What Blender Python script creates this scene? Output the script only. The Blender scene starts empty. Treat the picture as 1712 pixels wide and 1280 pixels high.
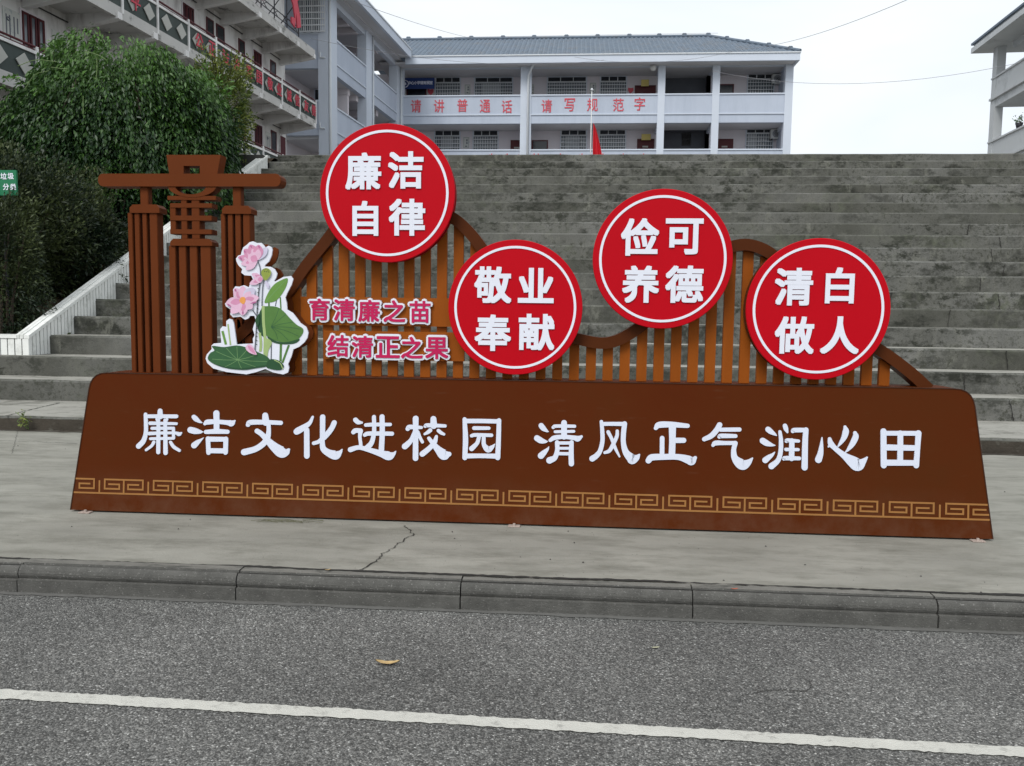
import bpy, bmesh, math, random
import numpy as np
from mathutils import Vector, Matrix
random.seed(7); rng = np.random.default_rng(7)
SC = bpy.context.scene; COL = SC.collection
R = math.radians

# ------------------------------------------------------------------ camera
FPX, PITCH, ROLL, YAW, EYE = 1356.86, 0.08371, 0.01277, 0.07441, 1.25
cy, sy, cp, sp = math.cos(YAW), math.sin(YAW), math.cos(PITCH), math.sin(PITCH)
FWD = Vector((-sy*cp, cy*cp, -sp)); R0 = Vector((cy, sy, 0)); U0 = R0.cross(FWD)
RT = math.cos(ROLL)*R0 + math.sin(ROLL)*U0; UP = -math.sin(ROLL)*R0 + math.cos(ROLL)*U0
CP = Vector((0, 0, EYE))
cd = bpy.data.cameras.new('camera'); co = bpy.data.objects.new('camera', cd); COL.objects.link(co)
co.matrix_world = Matrix(((RT.x, UP.x, -FWD.x, 0), (RT.y, UP.y, -FWD.y, 0), (RT.z, UP.z, -FWD.z, EYE), (0, 0, 0, 1)))
cd.sensor_width = 36; cd.lens = 36*FPX/1712; cd.clip_start = .05; cd.clip_end = 3000
SC.camera = co
# ------------------------------------------------------------------ sky, sun, exposure (thin bright overcast)
W = bpy.data.worlds.new('World'); SC.world = W; W.use_nodes = True
nt = W.node_tree; nt.nodes.clear()
sk = nt.nodes.new('ShaderNodeTexSky'); sk.sky_type = 'NISHITA'; sk.sun_disc = False
sk.sun_elevation = R(48); sk.sun_rotation = R(202); sk.air_density = 1.0; sk.dust_density = 4.0; sk.ozone_density = 1.0
hs = nt.nodes.new('ShaderNodeHueSaturation'); hs.inputs['Saturation'].default_value = .22
mx = nt.nodes.new('ShaderNodeMix'); mx.data_type = 'RGBA'; mx.inputs[0].default_value = .80
bg = nt.nodes.new('ShaderNodeBackground'); bg.inputs[1].default_value = .0755
wo = nt.nodes.new('ShaderNodeOutputWorld')
tcw = nt.nodes.new('ShaderNodeTexCoord'); mpw = nt.nodes.new('ShaderNodeMapping'); mpw.inputs['Scale'].default_value = (1, 1, 2.6)
nw = nt.nodes.new('ShaderNodeTexNoise'); nw.inputs['Scale'].default_value = 2.2; nw.inputs['Detail'].default_value = 4; nw.inputs['Distortion'].default_value = .4
cw = nt.nodes.new('ShaderNodeMix'); cw.data_type = 'RGBA'; cw.inputs[6].default_value = (9.6, 10.5, 11.5, 1); cw.inputs[7].default_value = (11.2, 11.75, 12.1, 1)
rw = nt.nodes.new('ShaderNodeMapRange'); rw.inputs[1].default_value = .38; rw.inputs[2].default_value = .62
nt.links.new(tcw.outputs['Generated'], mpw.inputs[0]); nt.links.new(mpw.outputs[0], nw.inputs['Vector']); nt.links.new(nw.outputs['Fac'], rw.inputs[0]); nt.links.new(rw.outputs[0], cw.inputs[0]); nt.links.new(cw.outputs[2], mx.inputs[7])
nt.links.new(sk.outputs[0], hs.inputs['Color']); nt.links.new(hs.outputs[0], mx.inputs[6])
nt.links.new(mx.outputs[2], bg.inputs[0]); nt.links.new(bg.outputs[0], wo.inputs[0])
sl = bpy.data.lights.new('sun', 'SUN'); sl.energy = 1.45; sl.angle = R(28); sl.color = (1, .97, .93)
so = bpy.data.objects.new('sun', sl); COL.objects.link(so); so.rotation_euler = (R(42), 0, R(-22))
SC.view_settings.view_transform = 'Standard'; SC.view_settings.look = 'None'
SC.view_settings.exposure = .46; SC.view_settings.gamma = 1

# ------------------------------------------------------------------ measuring helpers (photo pixel -> point on a plane of the place)
def ray(px, py): return FWD*FPX + RT*(px-856) + UP*(640-py)
def hit(px, py, P, N):
    d = ray(px, py); return CP + d*((Vector(P)-CP).dot(N)/d.dot(N))
def atY(px, py, Y): return hit(px, py, (0, Y, 0), Vector((0, 1, 0)))
def atZ(px, py, Z): return hit(px, py, (0, 0, Z), Vector((0, 0, 1)))

# ------------------------------------------------------------------ materials
MATS = {}
def mat(name, col, rough=.75, var=.12, scale=3., bump=0., bscale=60., spec=.3, metal=0., stretch=(1,1,1), dirt=None, dscale=1.5, dlo=.5, dhi=.62, dst=(1,1,1)):
    if name in MATS: return MATS[name]
    m = bpy.data.materials.new(name); m.use_nodes = True; n = m.node_tree; L = n.links.new
    b = n.nodes['Principled BSDF']; b.inputs['Roughness'].default_value = rough
    b.inputs['Specular IOR Level'].default_value = spec; b.inputs['Metallic'].default_value = metal
    g = n.nodes.new('ShaderNodeNewGeometry')
    def noise(sc, st, det=5, ro=.6):
        mp = n.nodes.new('ShaderNodeMapping'); mp.inputs['Scale'].default_value = st; L(g.outputs['Position'], mp.inputs[0])
        t = n.nodes.new('ShaderNodeTexNoise'); t.inputs['Scale'].default_value = sc; t.inputs['Detail'].default_value = det
        t.inputs['Roughness'].default_value = ro; L(mp.outputs[0], t.inputs['Vector']); return t.outputs['Fac']
    c = n.nodes.new('ShaderNodeMix'); c.data_type = 'RGBA'
    lo = [max(0, x*(1-var*1.6)) for x in col]; hi = [min(1, x*(1+var*1.6)) for x in col]
    c.inputs[6].default_value = (*lo, 1); c.inputs[7].default_value = (*hi, 1)
    L(noise(scale, stretch), c.inputs[0]); out = c.outputs[2]
    if dirt:
        r = n.nodes.new('ShaderNodeMapRange'); r.inputs[1].default_value = dlo; r.inputs[2].default_value = dhi
        L(noise(dscale, dst, 8, .72), r.inputs[0])
        d = n.nodes.new('ShaderNodeMix'); d.data_type = 'RGBA'; d.inputs[7].default_value = (*dirt, 1)
        L(r.outputs[0], d.inputs[0]); L(out, d.inputs[6]); out = d.outputs[2]
    L(out, b.inputs['Base Color'])
    if bump:
        bp = n.nodes.new('ShaderNodeBump'); bp.inputs['Strength'].default_value = bump; bp.inputs['Distance'].default_value = .01
        L(noise(bscale, (1,1,1), 4), bp.inputs['Height']); L(bp.outputs[0], b.inputs['Normal'])
    MATS[name] = m; return m

def mat_asphalt():
    m = bpy.data.materials.new('asphalt'); m.use_nodes = True; n = m.node_tree; L = n.links.new; b = n.nodes['Principled BSDF']
    g = n.nodes.new('ShaderNodeNewGeometry')
    v = n.nodes.new('ShaderNodeTexVoronoi'); v.inputs['Scale'].default_value = 165; L(g.outputs['Position'], v.inputs['Vector'])
    v2 = n.nodes.new('ShaderNodeTexVoronoi'); v2.inputs['Scale'].default_value = 85; L(g.outputs['Position'], v2.inputs['Vector'])
    no = n.nodes.new('ShaderNodeTexNoise'); no.inputs['Scale'].default_value = 1.1; no.inputs['Detail'].default_value = 6; L(g.outputs['Position'], no.inputs['Vector'])
    cr = n.nodes.new('ShaderNodeValToRGB'); e = cr.color_ramp.elements
    sx = n.nodes.new('ShaderNodeSeparateColor'); L(v.outputs['Color'], sx.inputs[0])
    e[0].position = 0; e[0].color = (.055,.055,.052,1); e[1].position = 1; e[1].color = (.42,.42,.40,1)
    for p, c in ((.35,(.098,.097,.091,1)),(.7,(.165,.164,.156,1)),(.93,(.22,.216,.20,1))):
        q = e.new(p); q.color = c
    L(sx.outputs[0], cr.inputs[0])
    # darker binder in the gaps
    mr = n.nodes.new('ShaderNodeMapRange'); mr.inputs[1].default_value = .25; mr.inputs[2].default_value = .75; mr.inputs[3].default_value = 1.12; mr.inputs[4].default_value = .62
    L(v.outputs['Distance'], mr.inputs[0])
    mr2 = n.nodes.new('ShaderNodeMapRange'); mr2.inputs[1].default_value = .3; mr2.inputs[2].default_value = .7; mr2.inputs[3].default_value = .78; mr2.inputs[4].default_value = 1.28
    L(no.outputs['Fac'], mr2.inputs[0])
    s2 = n.nodes.new('ShaderNodeSeparateColor'); L(v2.outputs['Color'], s2.inputs[0])
    mr3 = n.nodes.new('ShaderNodeMapRange'); mr3.inputs[1].default_value = 0; mr3.inputs[2].default_value = 1; mr3.inputs[3].default_value = .8; mr3.inputs[4].default_value = 1.2
    L(s2.outputs[1], mr3.inputs[0])
    a = n.nodes.new('ShaderNodeMath'); a.operation = 'MULTIPLY'; L(mr.outputs[0], a.inputs[0]); L(mr2.outputs[0], a.inputs[1])
    a2 = n.nodes.new('ShaderNodeMath'); a2.operation = 'MULTIPLY'; L(a.outputs[0], a2.inputs[0]); L(mr3.outputs[0], a2.inputs[1])
    vm = n.nodes.new('ShaderNodeVectorMath'); vm.operation = 'SCALE'; L(cr.outputs[0], vm.inputs[0]); L(a2.outputs[0], vm.inputs['Scale'])
    L(vm.outputs[0], b.inputs['Base Color']); b.inputs['Roughness'].default_value = .85; b.inputs['Specular IOR Level'].default_value = .35
    bp = n.nodes.new('ShaderNodeBump'); bp.inputs['Strength'].default_value = .7; bp.inputs['Distance'].default_value = .006; bp.invert = True
    L(v.outputs['Distance'], bp.inputs['Height']); L(bp.outputs[0], b.inputs['Normal'])
    MATS['asphalt'] = m; return m

def mat_stairs():
    m = bpy.data.materials.new('stair_concrete'); m.use_nodes = True; n = m.node_tree; L = n.links.new; b = n.nodes['Principled BSDF']
    g = n.nodes.new('ShaderNodeNewGeometry')
    def noise(sc, st, det=6, ro=.65, off=0):
        mp = n.nodes.new('ShaderNodeMapping'); mp.inputs['Scale'].default_value = st; mp.inputs['Location'].default_value = (off, off, off); L(g.outputs['Position'], mp.inputs[0])
        t = n.nodes.new('ShaderNodeTexNoise'); t.inputs['Scale'].default_value = sc; t.inputs['Detail'].default_value = det
        t.inputs['Roughness'].default_value = ro; L(mp.outputs[0], t.inputs['Vector']); return t.outputs['Fac']
    def rng_(s, a, b_, c=0., d=1.):
        r = n.nodes.new('ShaderNodeMapRange'); r.inputs[1].default_value = a; r.inputs[2].default_value = b_; r.inputs[3].default_value = c; r.inputs[4].default_value = d; L(s, r.inputs[0]); return r.outputs[0]
    def mul(a, b_):
        q = n.nodes.new('ShaderNodeMath'); q.operation = 'MULTIPLY'; L(a, q.inputs[0]); L(b_, q.inputs[1]); return q.outputs[0]
    def mixc(f, a, b_):
        q = n.nodes.new('ShaderNodeMix'); q.data_type = 'RGBA'
        for i, v in ((6, a), (7, b_)):
            if isinstance(v, tuple): q.inputs[i].default_value = (*v, 1)
            else: L(v, q.inputs[i])
        L(f, q.inputs[0]); return q.outputs[2]
    base = mixc(rng_(noise(1.3, (1, 1, 1)), .3, .7), (.120, .120, .111), (.190, .189, .176))
    # vertical water streaks
    base = mixc(mul(rng_(noise(3.2, (3, .4, .5), 5), .5, .7), rng_(noise(.5, (1, 1, 1)), .35, .6)), base, (.19, .187, .165))
    # every riser has its own pattern: 4D noise with the step number as the fourth coordinate
    sz = n.nodes.new('ShaderNodeSeparateXYZ'); L(g.outputs['Position'], sz.inputs[0])
    m1 = n.nodes.new('ShaderNodeMath'); m1.operation = 'MULTIPLY_ADD'; m1.inputs[1].default_value = 1/.2522; m1.inputs[2].default_value = -.1436/.2522+.02; L(sz.outputs['Z'], m1.inputs[0])
    m2 = n.nodes.new('ShaderNodeMath'); m2.operation = 'FLOOR'; L(m1.outputs[0], m2.inputs[0])
    m3 = n.nodes.new('ShaderNodeMath'); m3.operation = 'MULTIPLY'; m3.inputs[1].default_value = 3.71; L(m2.outputs[0], m3.inputs[0])
    def noise4(sc, st, det, ro):
        mp = n.nodes.new('ShaderNodeMapping'); mp.inputs['Scale'].default_value = st; L(g.outputs['Position'], mp.inputs[0])
        t = n.nodes.new('ShaderNodeTexNoise'); t.noise_dimensions = '4D'; t.inputs['Scale'].default_value = sc; t.inputs['Detail'].default_value = det
        t.inputs['Roughness'].default_value = ro; L(mp.outputs[0], t.inputs['Vector']); L(m3.outputs[0], t.inputs['W']); return t.outputs['Fac']
    base = mixc(rng_(noise4(.5, (1, .2, .2), 3, .5), .35, .65), base, (.080, .080, .068))
    base = mixc(mul(rng_(noise4(1.6, (1, .3, 1.6), 8, .72), .50, .60), rng_(noise4(.33, (1, .2, .2), 2, .5), .41, .56)), base, (.030, .031, .026))
    base = mixc(rng_(noise(60, (1, 1, 1), 3, .6, 2.), .56, .68, 0, .55), base, (.05, .052, .044))
    base = mixc(mul(rng_(noise4(5, (1, .5, .45), 6, .7), .54, .66), rng_(noise4(.7, (1, .2, .2), 2, .5), .40, .60)), base, (.17, .17, .145))
    # black algae blotches, in bands
    blot = mul(rng_(noise(4.2, (1, .6, 1.6), 9, .78, 3.3), .50, .59), rng_(noise(.45, (1, 1.3, 2.2), 3, .5, 9.1), .40, .56))
    base = mixc(blot, base, (.035, .037, .030))
    blot2 = mul(rng_(noise(16, (1, 1, 1), 5, .7, 5.), .52, .62), rng_(noise(.8, (1, 1, 2), 3, .5, 1.7), .38, .58))
    base = mixc(blot2, base, (.06, .062, .05))
    # moss
    base = mixc(mul(rng_(noise(1.1, (1, 1, 1), 5, .6, 17.), .55, .7), rng_(noise(9, (1, 1, 1)), .4, .7)), base, (.12, .128, .095))
    L(base, b.inputs['Base Color']); b.inputs['Roughness'].default_value = .92; b.inputs['Specular IOR Level'].default_value = .15
    bp = n.nodes.new('ShaderNodeBump'); bp.inputs['Strength'].default_value = .5; bp.inputs['Distance'].default_value = .012
    L(noise(35, (1, 1, 1), 6, .7), bp.inputs['Height']); L(bp.outputs[0], b.inputs['Normal'])
    MATS['stair'] = m; return m

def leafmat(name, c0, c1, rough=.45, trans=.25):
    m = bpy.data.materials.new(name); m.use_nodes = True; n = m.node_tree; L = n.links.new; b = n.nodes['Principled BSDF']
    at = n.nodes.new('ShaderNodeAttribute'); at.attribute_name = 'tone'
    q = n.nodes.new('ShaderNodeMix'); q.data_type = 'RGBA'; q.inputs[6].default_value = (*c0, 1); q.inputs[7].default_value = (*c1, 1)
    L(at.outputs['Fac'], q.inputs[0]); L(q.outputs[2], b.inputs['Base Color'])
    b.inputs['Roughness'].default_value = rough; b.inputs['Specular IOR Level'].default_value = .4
    b.inputs['Transmission Weight'].default_value = 0
    t = n.nodes.new('ShaderNodeBsdfTranslucent'); L(q.outputs[2], t.inputs[0])
    ms = n.nodes.new('ShaderNodeMixShader'); ms.inputs[0].default_value = trans
    L(b.outputs[0], ms.inputs[1]); L(t.outputs[0], ms.inputs[2]); L(ms.outputs[0], n.nodes['Material Output'].inputs[0])
    return m

M_asph = mat_asphalt(); M_stair = mat_stairs()
M_pave = mat('pavement_concrete', (.262,.256,.224), .9, .22, 2.4, .35, 60, .15, stretch=(.7,1.4,1), dirt=(.175,.171,.145), dscale=3.2, dlo=.46, dhi=.66, dst=(.6,1.7,1))
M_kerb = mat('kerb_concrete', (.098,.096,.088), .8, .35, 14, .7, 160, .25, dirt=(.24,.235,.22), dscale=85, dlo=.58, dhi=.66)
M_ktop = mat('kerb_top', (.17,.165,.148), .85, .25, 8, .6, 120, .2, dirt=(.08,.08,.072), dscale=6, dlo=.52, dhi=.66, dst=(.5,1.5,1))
M_line = mat('road_paint', (.50,.495,.45), .8, .10, 12, .5, 120, .2, dirt=(.30,.295,.27), dscale=26, dlo=.54, dhi=.70)
M_board = mat('board_brown', (.085,.0168,.0030), .6, .10, 1.4, .03, 8, .05, dirt=(.074,.0195,.0042), dscale=.7, dlo=.4, dhi=.7)
def add_dust(m, ztop, col, amt):
    n = m.node_tree; L = n.links.new; b = n.nodes['Principled BSDF']; src = b.inputs['Base Color'].links[0].from_socket
    g = n.nodes.new('ShaderNodeNewGeometry'); sp = n.nodes.new('ShaderNodeSeparateXYZ'); L(g.outputs['Position'], sp.inputs[0])
    t = n.nodes.new('ShaderNodeTexNoise'); t.inputs['Scale'].default_value = 5; t.inputs['Detail'].default_value = 8; t.inputs['Roughness'].default_value = .75; L(g.outputs['Position'], t.inputs['Vector'])
    r = n.nodes.new('ShaderNodeMapRange'); r.inputs[1].default_value = 0; r.inputs[2].default_value = ztop; r.inputs[3].default_value = amt; r.inputs[4].default_value = 0; L(sp.outputs['Z'], r.inputs[0])
    r2 = n.nodes.new('ShaderNodeMapRange'); r2.inputs[1].default_value = .38; r2.inputs[2].default_value = .75; L(t.outputs['Fac'], r2.inputs[0])
    q = n.nodes.new('ShaderNodeMath'); q.operation = 'MULTIPLY'; L(r.outputs[0], q.inputs[0]); L(r2.outputs[0], q.inputs[1])
    # fine pale scuffs all over
    t2 = n.nodes.new('ShaderNodeTexNoise'); t2.inputs['Scale'].default_value = 30; t2.inputs['Detail'].default_value = 6; mp = n.nodes.new('ShaderNodeMapping'); mp.inputs['Scale'].default_value = (.25, 1, 1.6); L(g.outputs['Position'], mp.inputs[0]); L(mp.outputs[0], t2.inputs['Vector'])
    r3 = n.nodes.new('ShaderNodeMapRange'); r3.inputs[1].default_value = .64; r3.inputs[2].default_value = .80; r3.inputs[4].default_value = .12; L(t2.outputs['Fac'], r3.inputs[0])
    q2 = n.nodes.new('ShaderNodeMath'); q2.operation = 'MAXIMUM'; L(q.outputs[0], q2.inputs[0]); L(r3.outputs[0], q2.inputs[1])
    c = n.nodes.new('ShaderNodeMix'); c.data_type = 'RGBA'; c.inputs[7].default_value = (*col, 1); L(src, c.inputs[6]); L(q2.outputs[0], c.inputs[0]); L(c.outputs[2], b.inputs['Base Color'])
add_dust(M_board, .30, (.17,.10,.065), .38)
M_frame = mat('frame_brown', (.075,.020,.005), .5, .12, 3, .05, 30, .08)
M_gate = mat('gate_brown', (.118,.030,.008), .55, .12, 3, .05, 30, .06)
M_slat = mat('slat_orange_brown', (.27,.070,.008), .5, .22, 2, .05, 40, .08, stretch=(3,3,.4))
M_red = mat('sign_red', (.47,.0015,.009), .45, .03, 2, 0, 8, .1)
M_redside = mat('sign_red_side', (.22,.002,.005), .5, .05, 2, 0, 8, .1)
M_white = mat('sign_white', (.74,.76,.84), .5, .02, 3, 0, 8, .3)
M_letter = mat('letter_white', (.64,.68,.79), .5, .04, 5, 0, 8, .3)
M_mag = mat('letter_magenta', (.50,.008,.085), .4, .10, 10, 0, 8, .3)
M_gold = mat('key_gold', (.30,.135,.035), .5, .08, 10, 0, 8, .3)
M_tile = mat('white_tile', (.76,.77,.74), .4, .08, 5, .05, 30, .4, dirt=(.42,.43,.39), dscale=4, dlo=.52, dhi=.75)
M_grout = mat('grout', (.05,.05,.047), .9)
M_dirt = mat('soil', (.06,.045,.03), .95, .3, 4, .6, 20, .1)
M_gnd = mat('ground_earth', (.20,.19,.17), .95, .2, .3, .2, 5, .1)
M_blue = mat('school_blue_wall', (.47,.52,.61), .7, .05, .6, .05, 20, .2, dirt=(.40,.45,.54), dscale=.5, dlo=.45, dhi=.75, dst=(3,3,.4))
M_blue2 = mat('school_trim', (.58,.63,.71), .7, .05, .8, 0, 20, .2)
M_swall = mat('school_inner_wall', (.68,.64,.67), .8, .05, .5, 0, 20, .15)
M_ceil = mat('gallery_ceiling', (.58,.58,.60), .85, .05, .5)
M_owall = mat('old_wall', (.74,.73,.72), .85, .08, .6, .1, 10, .15, dirt=(.36,.34,.33), dscale=.8, dlo=.5, dhi=.75, dst=(2,2,.5))
M_oslab = mat('old_slab_concrete', (.52,.51,.49), .9, .12, 1.2, .2, 15, .15, dirt=(.13,.13,.12), dscale=2.2, dlo=.54, dhi=.68, dst=(1,1,1.5))
M_maroon = mat('maroon_paint', (.085,.012,.016), .5, .1, 4)
M_dark = mat('dark_glass', (.022,.026,.032), .18, .2, 3, 0, 8, .5)
M_glass = mat('window_glass', (.13,.15,.17), .12, .15, 1.5, 0, 8, .6)
M_curt = mat('window_blind', (.36,.38,.40), .6, .12, 6)
M_bar = mat('grille_white', (.66,.68,.70), .45, .04, 5)
M_roof = mat('roof_tile_grey', (.125,.16,.205), .6, .25, 3, .1, 30, .3, dirt=(.15,.16,.175), dscale=1.2, dlo=.5, dhi=.7)
M_pole = mat('pipe_white', (.62,.65,.68), .4, .03, 3)
M_dboard = mat('dark_panel', (.055,.07,.065), .7, .2, 3, .1, 20)
M_dia = mat('panel_diamond', (.42,.42,.39), .7, .12, 3)
M_redpaint = mat('red_lettering', (.58,.085,.11), .6, .05, 3)
M_pinkred = mat('red_board_letter', (.55,.06,.09), .6, .08, 3)
M_yel = mat('notice_yellow', (.62,.50,.16), .5, .1, 3)
M_pos = mat('poster_paper', (.60,.61,.58), .6, .06, 3, dirt=(.35,.4,.42), dscale=5, dlo=.58, dhi=.66)
M_navy = mat('banner_blue', (.015,.04,.16), .55, .06, 2)
M_flag = mat('flag_red', (.55,.015,.025), .7, .06, 3)
M_metal = mat('black_metal', (.03,.03,.035), .5, .1, 3)
M_ac = mat('ac_white', (.60,.61,.60), .5, .04, 3)
M_green = mat('sign_green', (.012,.16,.07), .5, .08, 3)
M_dleaf = mat('dry_leaf', (.42,.30,.14), .7, .25, 40)
M_wire = mat('wire', (.25,.25,.27), .6)
M_bark = mat('bark', (.06,.045,.035), .95, .3, 6, .6, 30)
M_crack = mat('crack_dark', (.028,.027,.024), .95, .2, 20)
M_bronze = mat('foot_plate', (.40,.33,.29), .6, .2, 30)

# ------------------------------------------------------------------ mesh helpers
class MB:
    def __init__(s): s.v = []; s.f = []
    def add(s, vs, fs):
        o = len(s.v); s.v += [tuple(p) for p in vs]; s.f += [tuple(i+o for i in f) for f in fs]; return s
    def box(s, x0, x1, y0, y1, z0, z1, T=None):
        vs = [(x, y, z) for z in (z0, z1) for y in (y0, y1) for x in (x0, x1)]
        if T: vs = [T(*p) for p in vs]
        return s.add(vs, [(0,2,3,1),(4,5,7,6),(0,1,5,4),(1,3,7,5),(3,2,6,7),(2,0,4,6)])
    def prism(s, pts, off):           # planar polygon extruded by vector off (polygon may be concave: ngon)
        n = len(pts); off = Vector(off); a = [Vector(p) for p in pts]; b = [p+off for p in a]
        return s.add(a+b, [tuple(range(n)), tuple(range(2*n-1, n-1, -1))] + [(i, i+n, (i+1) % n+n, (i+1) % n) for i in range(n)])
    def tube(s, pts, r, n=8, closed=False):
        pts = [Vector(p) for p in pts]; vs = []; m = len(pts)
        for i, p in enumerate(pts):
            t = (pts[min(i+1, m-1)]-pts[max(i-1, 0)]).normalized()
            a = t.orthogonal().normalized() if i == 0 else (a - t*a.dot(t)).normalized()
            b = t.cross(a); rr = r[i] if isinstance(r, (list, tuple)) else r
            vs += [p + a*math.cos(2*math.pi*k/n)*rr + b*math.sin(2*math.pi*k/n)*rr for k in range(n)]
        fs = [(i*n+k, i*n+(k+1) % n, (i+1)*n+(k+1) % n, (i+1)*n+k) for i in range(m-1) for k in range(n)]
        fs += [tuple(range(n-1, -1, -1)), tuple((m-1)*n+k for k in range(n))]
        return s.add(vs, fs)
    def build(s, name, m, parent=None, smooth=False, bevel=0):
        me = bpy.data.meshes.new(name); me.from_pydata(s.v, [], s.f); me.materials.append(m)
        bm = bmesh.new(); bm.from_mesh(me)
        bmesh.ops.recalc_face_normals(bm, faces=bm.faces)
        if bevel: bmesh.ops.bevel(bm, geom=bm.edges[:], offset=bevel, segments=2, affect='EDGES')
        bm.to_mesh(me); bm.free()
        if smooth:
            for p in me.polygons: p.use_smooth = True
        return link(name, me, parent)
def link(name, me, parent=None):
    o = bpy.data.objects.new(name, me); COL.objects.link(o)
    if parent is not None:
        o.parent = parent
        if parent.type == 'EMPTY': o.matrix_parent_inverse = Matrix.Translation(-parent.location) @ Matrix.Identity(4)
    return o
def tag(o, label=None, cat=None, group=None, kind=None):
    if label: o['label'] = label
    if cat: o['category'] = cat
    if group: o['group'] = group
    if kind: o['kind'] = kind
    return o
def empty(name, loc, **k):
    o = bpy.data.objects.new(name, None); COL.objects.link(o); o.location = loc; o.empty_display_size = .2
    return tag(o, **k)
def catmull(P, n=6):
    P = [np.array(p, float) for p in P]
    if len(P) < 3:
        return [P[0]+(P[1]-P[0])*t for t in np.linspace(0, 1, 5)]
    Q = [2*P[0]-P[1]]+P+[2*P[-1]-P[-2]]; out = []
    for i in range(1, len(Q)-2):
        for k in range(n):
            t = k/n; a, b, c, d = Q[i-1:i+3]
            out.append(.5*((2*b)+(-a+c)*t+(2*a-5*b+4*c-d)*t*t+(-a+3*b-3*c+d)*t**3))
    out.append(P[-1]); return out
def ribbon2d(P, cap=True):            # (x,y,w) strokes -> outline polygon with round ends
    S = catmull(P); m = len(S); Lf = []; Rt = []
    for i, p in enumerate(S):
        t = S[min(i+1, m-1)][:2]-S[max(i-1, 0)][:2]; t = t/(np.linalg.norm(t)+1e-9); nn = np.array([-t[1], t[0]]); w = max(p[2], 1)/2
        Lf.append(p[:2]+nn*w); Rt.append(p[:2]-nn*w)
        if i == 0: t0 = t
    def capn(c, t, w, sgn):
        nn = np.array([-t[1], t[0]]); return [c[:2]+sgn*t*w*math.cos(a)+nn*w*math.sin(a) for a in np.linspace(math.pi/2, -math.pi/2, 8)[1:-1]]
    e = capn(S[-1], t, S[-1][2]/2, 1) if cap else []
    b = capn(S[0], t0, S[0][2]/2, -1) if cap else []
    return S, Lf, Rt, e, b
def glyph_mesh(body, off=0.0):
    c = bpy.data.curves.new('tmp', 'FONT'); c.body = body; c.offset = off; c.align_x = 'CENTER'
    o = bpy.data.objects.new('tmp', c); COL.objects.link(o); bpy.context.view_layer.update()
    m = o.evaluated_get(bpy.context.evaluated_depsgraph_get()).to_mesh()
    V = np.array([v.co[:2] for v in m.vertices]); F = [tuple(p.vertices) for p in m.polygons]
    o.evaluated_get(bpy.context.evaluated_depsgraph_get()).to_mesh_clear(); bpy.data.objects.remove(o); bpy.data.curves.remove(c)
    lo, hi = V.min(0), V.max(0)
    return V-(lo+hi)/2, F, hi-lo
def glyph(ch, h, C, ex, ez, n, thick, name, m, parent, off=0., w=None, round_=False):
    """a character h metres high, centred on C, in the plane (ex, ez), standing thick proud along n; off (in em) thickens its strokes"""
    V, F, d = glyph_mesh(ch, 0.); s = h/(d[1]+2*off); sx = s if w is None else w/(d[0]+2*off)
    ex, ez, n = Vector(ex), Vector(ez), Vector(n)
    if off <= 0: sh = [(0, 0)]
    elif round_: sh = [(0, 0)]+[(off*q*math.cos(t), off*q*math.sin(t)) for q in ((1, .55) if off > .045 else (1,)) for t in np.arange(0, 2*math.pi, math.pi/4)]
    else: sh = [(0, 0)]+[(off*q*i, off*q*j) for q in ((1, .5) if off > .045 else (1,)) for i, j in ((1,1),(1,-1),(-1,1),(-1,-1),(1,0),(-1,0),(0,1),(0,-1))]
    bm = bmesh.new()
    for q, (dx, dy) in enumerate(sh):
        vv = [bm.verts.new(C+ex*(v[0]+dx)*sx+ez*(v[1]+dy)*s) for v in V]; ff = []
        for f in F:
            try: ff.append(bm.faces.new([vv[i] for i in f]))
            except ValueError: pass
        up = thick+q*.00004
        if thick:
            g = bmesh.ops.extrude_face_region(bm, geom=ff)
            bmesh.ops.translate(bm, verts=[e for e in g['geom'] if isinstance(e, bmesh.types.BMVert)], vec=n*up)
        else: bmesh.ops.translate(bm, verts=vv, vec=n*up)
    bmesh.ops.recalc_face_normals(bm, faces=bm.faces)
    me = bpy.data.meshes.new(name); bm.to_mesh(me); bm.free(); me.materials.append(m)
    return link(name, me, parent)

# ------------------------------------------------------------------ the setting
ROADZ = -.13; Y_KERB_ROAD = 3.70; Y_KERB_PAVE = 3.76
ST_Y0, ST_T, ST_R, ST_ZL, ST_XL, ST_YL = 9.326, .538, .2522, .1436, -7.0, 7.926
NS = 19
def stepy(k): return ST_Y0+k*ST_T           # riser k (0..18)
def steptop(k): return ST_ZL+(k+1)*ST_R
ZTOP = steptop(NS-1); YTOP = stepy(NS-1)
tag(MB().box(-400, 400, -200, 800, -3, -.30).build('ground', M_gnd), kind='structure')
tag(MB().box(-60, 60, -30, Y_KERB_ROAD+.08, -.29, ROADZ).build('road', M_asph), kind='structure')
def jagged(x0, x1, n, amp): return [(x0+(x1-x0)*i/n, random.uniform(-amp, amp)) for i in range(n+1)]
def ystrip(x0, x1, f0, f1, n, z, name, m, amp, kind='structure', parent=None):
    mb = MB(); vs = []; fs = []
    for i in range(n+1):
        x = x0+(x1-x0)*i/n; vs += [(x, f0(x)+random.uniform(-amp, amp), z), (x, f1(x)+random.uniform(-amp, amp), z)]
    fs = [(2*i, 2*i+2, 2*i+3, 2*i+1) for i in range(n)]
    mb.add(vs, fs); o = mb.build(name, m, parent)
    if kind: tag(o, kind=kind)
    return o
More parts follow.
